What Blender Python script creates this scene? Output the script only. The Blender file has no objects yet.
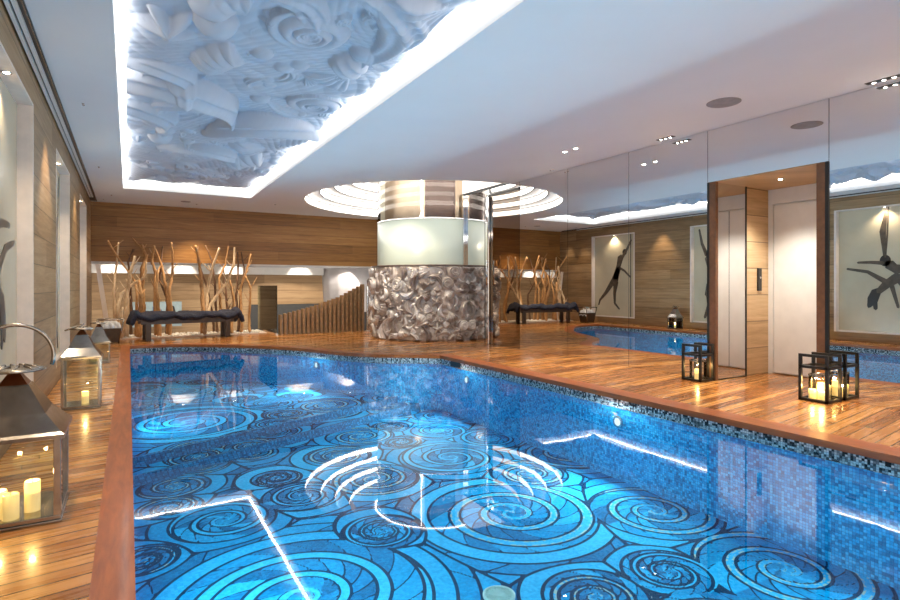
import bpy, bmesh, math, random
import numpy as np
from mathutils import Vector, Matrix
PI = math.pi
S = bpy.context.scene
COL = S.collection
random.seed(7)

# ------------------------------------------------------------------ room numbers (metres)
CAM_H = 1.0
XL, XM = -0.64, 5.40            # left wall, mirror wall
YB, YN = 13.0, -2.6             # back wall, near end
ZC = 2.68                       # ceiling
ZW = -0.085                     # water level
TH = math.radians(30.13); F = 554.0
SN, CS = math.sin(TH), math.cos(TH)
def at(px, py, Y):
    u = (px-450)/F; v = (286.5-py)/F
    D = Y/(CS-u*SN)
    return Vector((D*(SN+u*CS), Y, CAM_H+v*D))
def floor_at(px, py, z=0.0):
    u = (px-450)/F; v = (286.5-py)/F
    D = (z-CAM_H)/v
    return D*(SN+u*CS), D*(CS-u*SN), D

# ------------------------------------------------------------------ node helpers
class NT:
    def __init__(s, name):
        m = bpy.data.materials.new(name); m.use_nodes = True
        s.m = m; s.t = m.node_tree; s.t.nodes.clear()
        s.out = s.t.nodes.new('ShaderNodeOutputMaterial')
    def n(s, typ, **kw):
        nd = s.t.nodes.new(typ)
        for k, v in kw.items():
            setattr(nd, k, v)
        return nd
    def l(s, a, b): s.t.links.new(a, b)
    def setin(s, nd, key, v):
        if hasattr(v, 'is_output') or isinstance(v, bpy.types.NodeSocket): s.l(v, nd.inputs[key])
        else: nd.inputs[key].default_value = v
    def math(s, op, a, b=0.0, c=0.0, clamp=False):
        nd = s.n('ShaderNodeMath', operation=op, use_clamp=clamp)
        s.setin(nd, 0, a); s.setin(nd, 1, b)
        if op in ('MULTIPLY_ADD', 'COMPARE', 'SMOOTH_MIN'): s.setin(nd, 2, c)
        return nd.outputs[0]
    def mix(s, f, a, b, blend='MIX'):
        nd = s.n('ShaderNodeMix', data_type='RGBA', blend_type=blend)
        s.setin(nd, 0, f)
        for k, v in ((6, a), (7, b)):
            if isinstance(v, tuple): v = (*v[:3], 1)
            s.setin(nd, k, v)
        return nd.outputs[2]
    def coord(s): return s.n('ShaderNodeTexCoord').outputs['Object']
    def sep(s, v):
        nd = s.n('ShaderNodeSeparateXYZ'); s.l(v, nd.inputs[0]); return nd.outputs
    def comb(s, x, y, z):
        nd = s.n('ShaderNodeCombineXYZ')
        s.setin(nd, 0, x); s.setin(nd, 1, y); s.setin(nd, 2, z); return nd.outputs[0]
    def mapping(s, v, loc=(0,0,0), rot=(0,0,0), scale=(1,1,1)):
        nd = s.n('ShaderNodeMapping'); s.l(v, nd.inputs[0])
        nd.inputs[1].default_value = loc; nd.inputs[2].default_value = rot; nd.inputs[3].default_value = scale
        return nd.outputs[0]
    def noise(s, v, scale, detail=3, rough=.55, dist=0):
        nd = s.n('ShaderNodeTexNoise'); s.l(v, nd.inputs['Vector'])
        nd.inputs['Scale'].default_value = scale; nd.inputs['Detail'].default_value = detail
        nd.inputs['Roughness'].default_value = rough; nd.inputs['Distortion'].default_value = dist
        return nd.outputs[0]
    def ramp(s, f, stops):
        nd = s.n('ShaderNodeValToRGB'); s.l(f, nd.inputs[0])
        e = nd.color_ramp.elements
        while len(e) < len(stops): e.new(.5)
        for i, (p, c) in enumerate(stops):
            e[i].position = p; e[i].color = (*c, 1)
        return nd.outputs[0]
    def bump(s, h, strength=.3, dist=.01):
        nd = s.n('ShaderNodeBump'); s.l(h, nd.inputs['Height'])
        nd.inputs['Strength'].default_value = strength; nd.inputs['Distance'].default_value = dist
        return nd.outputs[0]
    def pbr(s, col, rough=.5, metal=0, normal=None, spec=.5, emit=None, es=0, coat=0):
        b = s.n('ShaderNodeBsdfPrincipled')
        if isinstance(col, tuple): col = (*col[:3], 1)
        s.setin(b, 'Base Color', col); s.setin(b, 'Roughness', rough); s.setin(b, 'Metallic', metal)
        s.setin(b, 'Specular IOR Level', spec)
        if coat: b.inputs['Coat Weight'].default_value = coat; b.inputs['Coat Roughness'].default_value = .08
        if normal is not None: s.l(normal, b.inputs['Normal'])
        if emit: b.inputs['Emission Color'].default_value = (*emit, 1); b.inputs['Emission Strength'].default_value = es
        s.l(b.outputs[0], s.out.inputs[0]); return s.m

M = {}
def plain(name, col, rough=.5, metal=0, var=.12, scale=12, **kw):
    t = NT(name); c = t.coord(); n = t.noise(c, scale, 4)
    lo = tuple(x*(1-var) for x in col); hi = tuple(min(1, x*(1+var)) for x in col)
    M[name] = t.pbr(t.ramp(n, [(.3, lo), (.7, hi)]), rough, metal, **kw)
def emis(name, col, st):
    t = NT(name); e = t.n('ShaderNodeEmission'); e.inputs[0].default_value = (*col, 1); e.inputs[1].default_value = st
    t.l(e.outputs[0], t.out.inputs[0]); M[name] = t.m
def glass(name, tint=(.95, .98, .97), ior=1.45, rough=0.0, bumpy=False):
    t = NT(name)
    tr = t.n('ShaderNodeBsdfTransparent'); tr.inputs[0].default_value = (*tint, 1)
    gl = t.n('ShaderNodeBsdfGlossy'); gl.inputs['Roughness'].default_value = rough
    fr = t.n('ShaderNodeFresnel'); fr.inputs[0].default_value = ior
    if bumpy:
        c = t.coord()
        h = t.noise(t.mapping(c, scale=(1, 1.0, 1)), 2.2, 2, .5, .6)
        h2 = t.noise(c, 9, 2)
        b = t.bump(t.math('ADD', h, t.math('MULTIPLY', h2, .10)), .06, .006)
        t.l(b, gl.inputs['Normal']); t.l(b, fr.inputs['Normal'])
    mx = t.n('ShaderNodeMixShader'); t.l(fr.outputs[0], mx.inputs[0]); t.l(tr.outputs[0], mx.inputs[1]); t.l(gl.outputs[0], mx.inputs[2])
    t.l(mx.outputs[0], t.out.inputs[0]); M[name] = t.m

def boards(name, lo, mid, hi, bh, axis_stretch, rough=.5, groove=.35, bumpd=.006):
    """horizontal timber boards: one tone per board, long grain, thin dark joint"""
    t = NT(name); c = t.coord(); x, y, z = t.sep(c)
    r = t.math('DIVIDE', z, bh); fl = t.math('FLOOR', r); fr = t.math('FRACT', r)
    sx, sy = axis_stretch
    lng = t.math('ADD', t.math('MULTIPLY', x, sx), t.math('MULTIPLY', y, sy))
    seg = t.math('FLOOR', t.math('ADD', t.math('MULTIPLY', lng, .35), t.math('MULTIPLY', fl, .37)))
    wn = t.n('ShaderNodeTexWhiteNoise'); t.l(t.comb(fl, seg, 0.0), wn.inputs['Vector'])
    g1 = t.noise(t.comb(t.math('MULTIPLY', lng, .8), t.math('MULTIPLY', fl, 5.3), t.math('MULTIPLY', z, 14)), 1.6, 6, .6, .8)
    g2 = t.noise(t.comb(t.math('MULTIPLY', lng, 2.5), t.math('MULTIPLY', fl, 3.1), t.math('MULTIPLY', z, 60)), 2.2, 4, .6)
    f = t.math('ADD', t.math('MULTIPLY', g1, .62), t.math('MULTIPLY', wn.outputs[0], .22))
    f = t.math('ADD', f, t.math('MULTIPLY', g2, .24))
    col = t.ramp(f, [(.32, lo), (.54, mid), (.78, hi)])
    joint = t.math('LESS_THAN', fr, .035)
    col = t.mix(t.math('MULTIPLY', joint, groove+.3), col, tuple(v*.25 for v in lo))
    h = t.math('SUBTRACT', t.math('ADD', t.math('MULTIPLY', g1, .5), t.math('MULTIPLY', wn.outputs[0], .5)), t.math('MULTIPLY', joint, 2.0))
    M[name] = t.pbr(col, rough, 0, t.bump(h, .5, bumpd))

def deck_mat(name, ang, lo, mid, hi, w=.085):
    t = NT(name); c = t.coord()
    v = t.mapping(c, rot=(0, 0, -ang)); x, y, z = t.sep(v)
    r = t.math('DIVIDE', y, w); fl = t.math('FLOOR', r); fr = t.math('FRACT', r)
    off = t.math('MULTIPLY', t.math('FRACT', t.math('MULTIPLY', t.math('SINE', t.math('MULTIPLY', fl, 12.9898)), 437.58)), 1.0)
    q = t.math('ADD', t.math('DIVIDE', x, 1.5), off); sg = t.math('FLOOR', q); qf = t.math('FRACT', q)
    wn = t.n('ShaderNodeTexWhiteNoise'); t.l(t.comb(fl, sg, 3.0), wn.inputs['Vector'])
    g1 = t.noise(t.comb(t.math('MULTIPLY', x, 1.0), t.math('MULTIPLY', y, 16), fl), 2.0, 5, .6, .5)
    f = t.math('ADD', t.math('MULTIPLY', wn.outputs[0], .62), t.math('MULTIPLY', g1, .45))
    col = t.ramp(f, [(.2, lo), (.5, mid), (.85, hi)])
    j = t.math('MAXIMUM', t.math('LESS_THAN', fr, .09), t.math('LESS_THAN', qf, .004))
    col = t.mix(t.math('MULTIPLY', j, .88), col, (.03, .012, .004))
    h = t.math('SUBTRACT', t.math('MULTIPLY', g1, .25), j)
    rg = t.math('ADD', .16, t.math('MULTIPLY', g1, .22))
    M[name] = t.pbr(col, rg, 0, t.bump(h, .35, .003), coat=.35)

def mosaic(name, stops, cell=.02, grout=(.02, .09, .2), rough=.2, gw=.12, nscale=1.2, namt=.35):
    t = NT(name); c = t.coord(); x, y, z = t.sep(t.mapping(c, scale=(1/cell,)*3))
    ox, oy, oz = (t.math('ADD', q, .5) for q in (x, y, z))
    wn = t.n('ShaderNodeTexWhiteNoise')
    t.l(t.comb(t.math('FLOOR', ox), t.math('FLOOR', oy), t.math('FLOOR', oz)), wn.inputs['Vector'])
    n = t.noise(c, nscale, 3)
    f = t.math('ADD', t.math('MULTIPLY', wn.outputs[0], 1-namt), t.math('MULTIPLY', n, namt))
    col = t.ramp(f, stops)
    gz = t.math('LESS_THAN', t.math('FRACT', oz), gw); gy = t.math('LESS_THAN', t.math('FRACT', oy), gw)
    g = t.math('MAXIMUM', gz, gy)
    col = t.mix(t.math('MULTIPLY', g, .7), col, grout)
    M[name] = t.pbr(col, .6, 0, spec=.12)

def build_materials():
    boards('oak_back', (.15, .062, .014), (.30, .135, .034), (.46, .235, .072), .20, (1, 0), .45)
    boards('oak_left', (.14, .078, .032), (.27, .160, .072), (.41, .270, .145), .235, (0, 1), .5)
    boards('oak_reveal', (.42, .27, .13), (.60, .41, .22), (.74, .55, .33), .30, (1, 1), .45)
    boards('oak_far', (.25, .15, .07), (.42, .27, .14), (.55, .38, .21), .22, (1, 0), .5)
    deck_mat('teak_deck', math.radians(8), (.22, .070, .012), (.46, .175, .036), (.70, .33, .090))
    t = NT('teak_coping'); c = t.coord()
    n = t.noise(t.mapping(c, scale=(9, 1.2, 9)), 3, 5, .6, .4)
    M['teak_coping'] = t.pbr(t.ramp(n, [(.3, (.25, .058, .010)), (.7, (.46, .130, .026))]), .34, 0, coat=.08)
    plain('ceiling_white', (.74, .745, .76), .75, var=.015, scale=2)
    plain('plaster_relief_shaded', (.47, .52, .61), .55, var=.02, scale=4)  # white plaster with its bluish shade put into the base colour
    plain('white_paint', (.80, .79, .76), .5, var=.03)
    plain('dark_grey', (.045, .047, .05), .5)
    plain('black_metal', (.012, .011, .010), .35)
    plain('steel', (.72, .72, .73), .16, 1, var=.05)
    plain('rail_sheen', (.80, .82, .84), .35, .25, var=.03)  # pale tone stands in for the cove light reflected in the rails
    plain('chrome', (.85, .85, .86), .06, 1, var=.03)
    plain('antique_metal', (.32, .28, .24), .25, 1, var=.25, scale=30)
    plain('lantern_nickel', (.34, .31, .285), .17, 1, var=.2, scale=14)
    plain('bronze', (.20, .075, .035), .35, 1, var=.2)
    plain('brown_frame', (.17, .075, .032), .4, var=.2, scale=20)
    plain('dark_wood', (.055, .028, .013), .4, var=.3, scale=15)
    plain('wax', (.86, .76, .50), .45, var=.03, emit=(1, .62, .16), es=.22)
    plain('wax_glow', (.9, .72, .36), .45, var=.03, emit=(1, .62, .16), es=.9)
    emis('flame', (1, .6, .18), 9)
    emis('led', (1, .95, .88), 6)
    emis('riser_led', (1, .94, .85), 4.2)
    emis('spot_face', (1, .93, .82), 40)
    emis('tube_lamp', (1, .97, .9), 5)
    emis('pool_lamp', (.75, .93, 1), .9)
    plain('speaker_grille', (.30, .28, .28), .8)
    plain('pebble', (.80, .76, .70), .6, var=.2, scale=40)
    plain('throw', (.60, .58, .57), .95, var=.3, scale=40)
    plain('frost', (.46, .53, .48), .28, var=.02, scale=1, spec=.6)
    plain('art_ground', (.52, .45, .32), .25, var=.08, scale=1.6, spec=.6)
    plain('ink', (.025, .020, .017), .35)
    plain('ink_soft', (.075, .055, .038), .4, var=.4, scale=9)
    plain('pale_edge', (.72, .62, .55), .45, var=.06)
    plain('lift_door', (.82, .81, .77), .38, var=.05, scale=5)
    plain('satin_panel', (.80, .77, .78), .3, .15, var=.03)
    plain('slat_wood', (.36, .22, .11), .45, var=.3, scale=20)
    plain('copper_core', (.48, .36, .27), .28, .9, var=.15, scale=3)
    plain('dark_core', (.13, .085, .075), .25, .8, var=.4, scale=2.5)
    plain('cream_core', (.70, .64, .54), .3, .3, var=.05, scale=2)
    plain('drain_green', (.35, .55, .50), .4)
    plain('pale_canvas', (.30, .40, .44), .6)
    plain('blue_cloth', (.03, .10, .25), .8)
    # fur throw
    t = NT('navy_fur'); c = t.coord(); n = t.noise(c, 60, 4, .7)
    M['navy_fur'] = t.pbr(t.ramp(n, [(.35, (.004, .005, .012)), (.75, (.05, .055, .10))]), .9, 0, t.bump(n, 1, .02))
    # bark-less drift wood
    for nm, lo, hi in (('driftwood', (.34, .15, .05), (.66, .38, .16)), ('driftwood_pale', (.50, .32, .17), (.84, .64, .42)), ('driftwood_dark', (.07, .035, .018), (.24, .12, .06))):
        t = NT(nm); c = t.coord(); n = t.noise(t.mapping(c, scale=(3, 3, .7)), 14, 5, .65)
        M[nm] = t.pbr(t.ramp(n, [(.3, lo), (.7, hi)]), .6, 0, t.bump(n, .6, .01))
    # carved stone with silvery patina in its own cloudy patches
    t = NT('carved_stone'); c = t.coord(); n = t.noise(c, 9, 5, .65, .6); n2 = t.noise(c, 45, 3)
    pt = t.n('ShaderNodeAttribute', attribute_name='piece_tone').outputs['Fac']
    f = t.math('ADD', t.math('MULTIPLY', pt, .6), t.math('MULTIPLY', n, .5))
    col = t.ramp(f, [(.25, (.20, .15, .13)), (.50, (.42, .37, .34)), (.72, (.74, .70, .68))])
    M['carved_stone'] = t.pbr(col, .28, .3, t.bump(n2, .4, .01))
    glass('clear_glass')
    glass('balustrade_glass', (.84, .92, .87), 1.18)
    glass('water', (.80, .93, .97), 1.42, 0, True)
    for nm, c_, r in (('mirror', (.80, .80, .80), 0.0), ('tinted_mirror', (.42, .36, .31), 0.0)):
        t = NT(nm); g = t.n('ShaderNodeBsdfGlossy'); g.inputs[0].default_value = (*c_, 1); g.inputs['Roughness'].default_value = r
        t.l(g.outputs[0], t.out.inputs[0]); M[nm] = t.m
    mosaic('pool_mosaic', [(.15, (.0, .17, .34)), (.40, (.0, .34, .66)), (.60, (.005, .50, .86)), (.9, (.08, .70, .98))], .02, (.0, .06, .22))
    mosaic('band_mosaic', [(.25, (.02, .025, .03)), (.38, (.14, .16, .18)), (.52, (.38, .40, .41)), (.72, (.80, .80, .78))], .0155, (.03, .04, .05), .2, .12, 6, .15)
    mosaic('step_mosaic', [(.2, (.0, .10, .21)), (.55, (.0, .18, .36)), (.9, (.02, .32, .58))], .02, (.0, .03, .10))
    # pool floor: swirl drawing stored as distance + tone attributes
    t = NT('swirl_mosaic')
    a = t.n('ShaderNodeAttribute', attribute_name='swirl'); r, g, b = t.n('ShaderNodeSeparateColor').outputs[:3], None, None
    sc = r[0].node; t.l(a.outputs['Color'], sc.inputs[0]); dist, tone, gold = sc.outputs[0], sc.outputs[1], sc.outputs[2]
    c = t.coord(); cell = .018
    x, y, z = t.sep(t.mapping(c, scale=(1/cell,)*3))
    wn = t.n('ShaderNodeTexWhiteNoise'); t.l(t.comb(t.math('FLOOR', x), t.math('FLOOR', y), 0.0), wn.inputs['Vector'])
    f = t.math('ADD', t.math('MULTIPLY', tone, .80), t.math('MULTIPLY', wn.outputs[0], .20))
    col = t.ramp(f, [(.05, (.0, .09, .22)), (.35, (.0, .21, .46)), (.62, (.0, .35, .68)), (.92, (.04, .54, .86))])
    line = t.math('LESS_THAN', dist, .011)
    col = t.mix(t.math('MULTIPLY', line, .93), col, (.0, .014, .055))
    gd = t.math('MULTIPLY', t.math('MULTIPLY', gold, t.math('GREATER_THAN', wn.outputs[0], .55)),
                t.math('MULTIPLY', t.math('GREATER_THAN', dist, .011), t.math('LESS_THAN', dist, .024)))
    col = t.mix(t.math('MULTIPLY', gd, .8), col, (.50, .55, .38))
    M['swirl_mosaic'] = t.pbr(col, .8, 0, spec=.03)
build_materials()

# ------------------------------------------------------------------ mesh helpers
class MB:
    def __init__(s): s.v = []; s.f = []; s.smooth = []
    def add(s, vs, fs, smooth=False, mat=None):
        o = len(s.v)
        for p in vs:
            p = Vector(p)
            if mat is not None: p = mat @ p
            s.v.append(tuple(p))
        for f in fs: s.f.append([i+o for i in f]); s.smooth.append(smooth)
        return s
    def box(s, x0, x1, y0, y1, z0, z1, mat=None):
        vs = [(x, y, z) for x in (x0, x1) for y in (y0, y1) for z in (z0, z1)]
        return s.add(vs, [(0,1,3,2), (4,6,7,5), (0,4,5,1), (2,3,7,6), (0,2,6,4), (1,5,7,3)], mat=mat)
    def frustum(s, cx, cy, z0, hx0, hy0, z1, hx1, hy1):
        vs = [(cx+a*hx0, cy+b*hy0, z0) for a, b in ((-1,-1), (1,-1), (1,1), (-1,1))] + [(cx+a*hx1, cy+b*hy1, z1) for a, b in ((-1,-1), (1,-1), (1,1), (-1,1))]
        return s.add(vs, [(3,2,1,0), (4,5,6,7)]+[(i, (i+1) % 4, 4+(i+1) % 4, 4+i) for i in range(4)])
    def lathe(s, cx, cy, prof, n=24, a0=0, a1=2*PI, smooth=True, caps=True):
        full = abs(a1-a0-2*PI) < 1e-6
        m = n if full else n+1
        vs = []; fs = []
        for r, z in prof:
            for i in range(m):
                a = a0+(a1-a0)*i/n; vs.append((cx+r*math.cos(a), cy+r*math.sin(a), z))
        for j in range(len(prof)-1):
            for i in range(n):
                k = (i+1) % m if full else i+1
                fs.append((j*m+i, j*m+k, (j+1)*m+k, (j+1)*m+i))
        s.add(vs, fs, smooth)
        if caps and full:
            for j in (0, len(prof)-1):
                if prof[j][0] > 1e-4:
                    s.add([vs[j*m+i] for i in range(m)], [tuple(range(m))[::-1] if j == 0 else tuple(range(m))])
        return s
    def tube(s, pts, rads, n=8, smooth=True, closed=False):
        pts = [Vector(p) for p in pts]; k = len(pts)
        if not hasattr(rads, '__len__'): rads = [rads]*k
        vs = []; fs = []; up = None
        for i, p in enumerate(pts):
            if closed: d = pts[(i+1) % k]-pts[i-1]
            else: d = pts[min(i+1, k-1)]-pts[max(i-1, 0)]
            d.normalize()
            if up is None:
                up = d.orthogonal().normalized()
            up = (up-d*up.dot(d)).normalized(); w = d.cross(up)
            for j in range(n):
                a = 2*PI*j/n; vs.append(tuple(p+(up*math.cos(a)+w*math.sin(a))*rads[i]))
        for i in range(k if closed else k-1):
            ii = (i+1) % k
            for j in range(n):
                jj = (j+1) % n; fs.append((i*n+j, i*n+jj, ii*n+jj, ii*n+j))
        if not closed: fs += [tuple(range(n))[::-1], tuple((k-1)*n+j for j in range(n))]
        return s.add(vs, fs, smooth)
    def build(s, name, mat, parent=None, bevel=0, loc=None):
        me = bpy.data.meshes.new(name); me.from_pydata(s.v, [], s.f)
        me.polygons.foreach_set('use_smooth', s.smooth); me.update()
        bm = bmesh.new(); bm.from_mesh(me); bmesh.ops.recalc_face_normals(bm, faces=bm.faces); bm.to_mesh(me); bm.free()
        o = bpy.data.objects.new(name, me); COL.objects.link(o)
        me.materials.append(M[mat] if isinstance(mat, str) else mat)
        if parent: o.parent = parent
        if loc: o.location = loc
        if bevel:
            b = o.modifiers.new('b', 'BEVEL'); b.width = bevel; b.segments = 2; b.limit_method = 'ANGLE'
        return o
def tag(o, label, cat, group=None, kind=None):
    o['label'] = label; o['category'] = cat
    if group: o['group'] = group
    if kind: o['kind'] = kind
    return o
def struct(o, label=None):
    o['kind'] = 'structure'
    if label: o['label'] = label
    return o
def empty(name, loc, label, cat, group=None, rz=0):
    o = bpy.data.objects.new(name, None); COL.objects.link(o); o.location = loc; o.rotation_euler.z = rz
    o.empty_display_size = .1
    return tag(o, label, cat, group)
def poly_prism(outer, holes, z0, z1):
    """flat slab with holes"""
    from mathutils.geometry import tessellate_polygon
    loops = [outer]+holes
    tri = tessellate_polygon([[Vector((p[0], p[1], 0)) for p in l] for l in loops])
    flat = [p for l in loops for p in l]; n = len(flat)
    vs = [(p[0], p[1], z0) for p in flat]+[(p[0], p[1], z1) for p in flat]
    fs = [tuple(t)[::-1] for t in tri]+[tuple(i+n for i in t) for t in tri]
    o = 0
    for l in loops:
        k = len(l)
        for i in range(k): a, b = o+i, o+(i+1) % k; fs.append((a, b, b+n, a+n))
        o += k
    m = MB(); m.add(vs, fs); return m
def catmull(pts, per=8):
    out = []; P = [Vector((*p, 0)) for p in pts]; P = [P[0]*2-P[1]]+P+[P[-1]*2-P[-2]]
    for i in range(1, len(P)-2):
        a, b, c, d = P[i-1:i+3]
        for k in range(per):
            t = k/per
            q = .5*((2*b)+(c-a)*t+(2*a-5*b+4*c-d)*t*t+(3*b-a-3*c+d)*t**3); out.append((q.x, q.y))
    out.append((P[-2].x, P[-2].y)); return out
def offset_loop(loop, d):
    n = len(loop); out = []
    for i in range(n):
        a, b, c = (Vector(loop[(i+k) % n]) for k in (-1, 0, 1))
        e1 = (b-a).normalized(); e2 = (c-b).normalized()
        n1 = Vector((e1.y, -e1.x)); n2 = Vector((e2.y, -e2.x)); m = (n1+n2); m.normalize()
        k = d/max(.4, m.dot(n1)); out.append(tuple(b+m*k))
    return out

# ------------------------------------------------------------------ pool and deck
PX0, PX1, PY0 = -.02, 3.95, -1.7
far = catmull([(-.02, 10.76), (.45, 10.74), (.95, 10.56), (1.56, 10.05), (2.12, 9.45), (2.45, 8.95), (2.68, 8.40), (2.98, 7.85), (3.28, 7.53), (3.60, 7.34), (3.95, 7.04)], 6)
far = far[::-1]                                     # counter-clockwise: near-left, near-right, up right side, far curve back
pool = [(PX0, PY0), (PX1, PY0)]+far                 # CCW
edge = offset_loop(pool, -.04)                      # coping overhangs the water a little
outer = offset_loop(pool, .17)
# keep the left kerb narrower
outer = [(max(p[0], -.11), p[1]) for p in outer]
room = [(XL-.02, YN), (XM+.05, YN), (XM+.05, 2.60), (6.85, 2.60), (6.85, 3.75), (XM+.05, 3.75), (XM+.05, 11.72), (2.66, 11.72), (2.66, YB), (XL-.02, YB)]
struct(poly_prism(room, [outer[::-1]], -.10, 0).build('floor', 'teak_deck'))
struct(poly_prism(outer, [edge[::-1]], -.045, .001).build('trim_1', 'teak_coping'), 'reddish teak coping around the pool')
# pool walls: mosaic strip below coping, blue wall under water
def ribbon(loop, z0, z1, closed=True):
    m = MB(); n = len(loop); vs = [(p[0], p[1], z0) for p in loop]+[(p[0], p[1], z1) for p in loop]
    m.add(vs, [(i, (i+1) % n, n+(i+1) % n, n+i) for i in range(n if closed else n-1)]); return m
struct(ribbon(offset_loop(pool, .0), -.135, -.044).build('trim_2', 'band_mosaic'), 'grey and white mosaic waterline band')
struct(ribbon(offset_loop(pool, .004), -.95, -.10).build('wall_pool', 'pool_mosaic'))
tag(poly_prism(offset_loop(pool, .002), [], ZW-.0005, ZW).build('pool_water', 'water'), 'clear blue water filling the indoor swimming pool', 'water')
w = bpy.data.objects['pool_water']
bm = bmesh.new(); bm.from_mesh(w.data)              # a single surface, no underside
bmesh.ops.delete(bm, geom=[f for f in bm.faces if f.normal.z < .5], context='FACES'); bm.to_mesh(w.data); bm.free()

ZD, ZS = -.80, -.62
def step_y(x): return 5.70+(x-.03)*(7.36-5.70)/(3.95-.03)
# swirls: read off the photograph as (px, py, half-width px, turn direction)
SW = [(224,520,50,1), (142,560,34,-1), (306,598,128,1), (451,457,52,-1), (512,513,84,1), (382,531,40,-1), (566,453,48,1), (654,511,64,1),
      (669,572,46,-1), (786,570,86,1), (189,422,64,-1), (328,405,34,1), (250,437,27,1), (270,403,28,-1), (178,392,40,1), (230,372,36,-1), (395,398,34,-1), (360,436,34,1), (440,402,30,1)]
sp = []
for (px, py, hw, s_) in SW:
    z = ZD
    x, y, D = floor_at(px, py, z)
    if y > step_y(x): z = ZS; x, y, D = floor_at(px, py, z)
    sp.append((x, y, hw/F*D, s_))
rs = random.Random(3)
tries = 0
while tries < 900:
    tries += 1
    x = rs.uniform(0.1, 3.9); y = rs.uniform(-1.5, 10.5); R = rs.uniform(.22, .5)
    if all(math.hypot(x-a, y-b) > (R+c)*.86 for a, b, c, _ in sp): sp.append((x, y, R, rs.choice((-1, 1))))
def swirl_field(X, Y):
    A = np.array(sp); best = np.full(X.shape, 1e9); idx = np.zeros(X.shape, int); second = np.full(X.shape, 1e9)
    for i, (x, y, R, _) in enumerate(sp):
        q = np.hypot(X-x, Y-y)/R
        second = np.where(q < best, best, np.minimum(second, q)); idx = np.where(q < best, i, idx); best = np.minimum(best, q)
    cx, cy, R, sg = (A[idx, k] for k in range(4))
    dx, dy = X-cx, Y-cy; r = np.hypot(dx, dy)+1e-5; th = np.arctan2(dy, dx)*sg
    hsh = np.abs(np.modf(np.sin(idx*7.13+1.7)*43.7)[0])
    q = np.clip(r/R, 1e-4, 1); N = 2.9+1.0*hsh; pw = .62
    t = th/(2*PI)+N*(1-q**pw)+hsh
    bw = np.clip(r, .015, None)**(1-pw)*R**pw/(N*pw)             # width of one turn here
    inside = best < 1.0
    f = t % 1; dline = np.minimum(f, 1-f)*bw
    f2 = (t+.33) % 1; dline = np.minimum(dline, np.minimum(f2, 1-f2)*bw)
    cham = f < .67
    nk = np.round(9+R*9)
    ka = (th/(2*PI)*nk+f*1.5); kf = ka % 1
    dch = np.minimum(kf, 1-kf)*r*2*PI/nk
    dline = np.where(cham & (q > .22), np.minimum(dline, dch+.002), dline)
    dline = dline/np.clip(q*2.4, .35, 1)
    arm = np.floor(t); seg = np.floor(ka)
    tone = np.abs(np.modf(np.sin(seg*12.7+arm*3.3+idx*5.1)*91.7)[0])*.75+.05
    tone = np.where(cham, tone, .78+.12*hsh)
    # between the swirls: flowing bands following their rims
    ro = r-R; w_ = .14; b = ro/w_; bf = b % 1
    do = np.minimum(bf, 1-bf)*w_
    ka2 = th*R/.34+b*.35; kf2 = ka2 % 1
    even = (np.floor(b) % 2) == 1
    do = np.where(even, np.minimum(do, np.minimum(kf2, 1-kf2)*.34+.003), do)
    do = np.minimum(do, np.abs(second-best)*R*.5)
    to = np.where(even, np.modf(np.abs(np.sin(np.floor(ka2)*5.7+idx)*31.7))[0]*.6+.1, .55+.38*np.modf(np.abs(np.sin(np.floor(b)*3.1+idx*2.3)*17.7))[0])
    d = np.where(inside, dline, do)
    d = np.minimum(d, np.abs(r-R)+0)
    gold = (np.modf(np.abs(np.sin(idx*3.77)*57.3))[0] > .5) & inside & ~cham
    return d, np.where(inside, tone, to), gold.astype(float)
def grid_mesh(name, xs, ys, zfun, keep, mat, attr=True):
    X, Y = np.meshgrid(xs, ys); Z = zfun(X, Y)
    ny, nx = X.shape
    V = np.stack([X, Y, Z], -1).reshape(-1, 3)
    i = np.arange((ny-1)*(nx-1)); r_, c_ = i//(nx-1), i % (nx-1); a = r_*nx+c_
    Fq = np.stack([a, a+1, a+nx+1, a+nx], -1)
    cxy = V[Fq].mean(1); Fq = Fq[keep(cxy[:, 0], cxy[:, 1])]
    used = np.unique(Fq); remap = np.full(len(V), -1); remap[used] = np.arange(len(used)); V = V[used]; Fq = remap[Fq]
    me = bpy.data.meshes.new(name); me.vertices.add(len(V)); me.vertices.foreach_set('co', V.ravel())
    me.loops.add(Fq.size); me.loops.foreach_set('vertex_index', Fq.ravel().astype(np.int32))
    me.polygons.add(len(Fq)); me.polygons.foreach_set('loop_start', np.arange(0, Fq.size, 4, dtype=np.int32))
    me.update(calc_edges=True); me.validate()
    me.polygons.foreach_set('use_smooth', np.ones(len(me.polygons), bool))
    o = bpy.data.objects.new(name, me); COL.objects.link(o); me.materials.append(M[mat])
    if attr:
        d, t_, g_ = swirl_field(V[:, 0], V[:, 1])
        at_ = me.attributes.new('swirl', 'FLOAT_COLOR', 'POINT')
        at_.data.foreach_set('color', np.stack([d, t_, g_, np.ones_like(d)], -1).ravel().astype(np.float32))
    return o
def inpool(x, y):
    """vectorised point in polygon"""
    ins = np.zeros(x.shape, bool); P = offset_loop(pool, .03); n = len(P)
    for i in range(n):
        x0, y0 = P[i]; x1, y1 = P[(i+1) % n]
        if y0 == y1: continue
        c = ((y0 > y) != (y1 > y)) & (x < (x1-x0)*(y-y0)/(y1-y0)+x0); ins ^= c
    return ins
xs = np.linspace(.0, 4.0, 300)
struct(grid_mesh('floor_pool', xs, np.linspace(-1.72, 7.5, 680), lambda X, Y: X*0+ZD, lambda x, y: inpool(x, y) & (y < step_y(x)+.03), 'swirl_mosaic'))
struct(grid_mesh('floor_pool_shallow', xs, np.linspace(5.6, 10.9, 330), lambda X, Y: X*0+ZS, lambda x, y: inpool(x, y) & (y > step_y(x)+.30), 'swirl_mosaic'))
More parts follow.
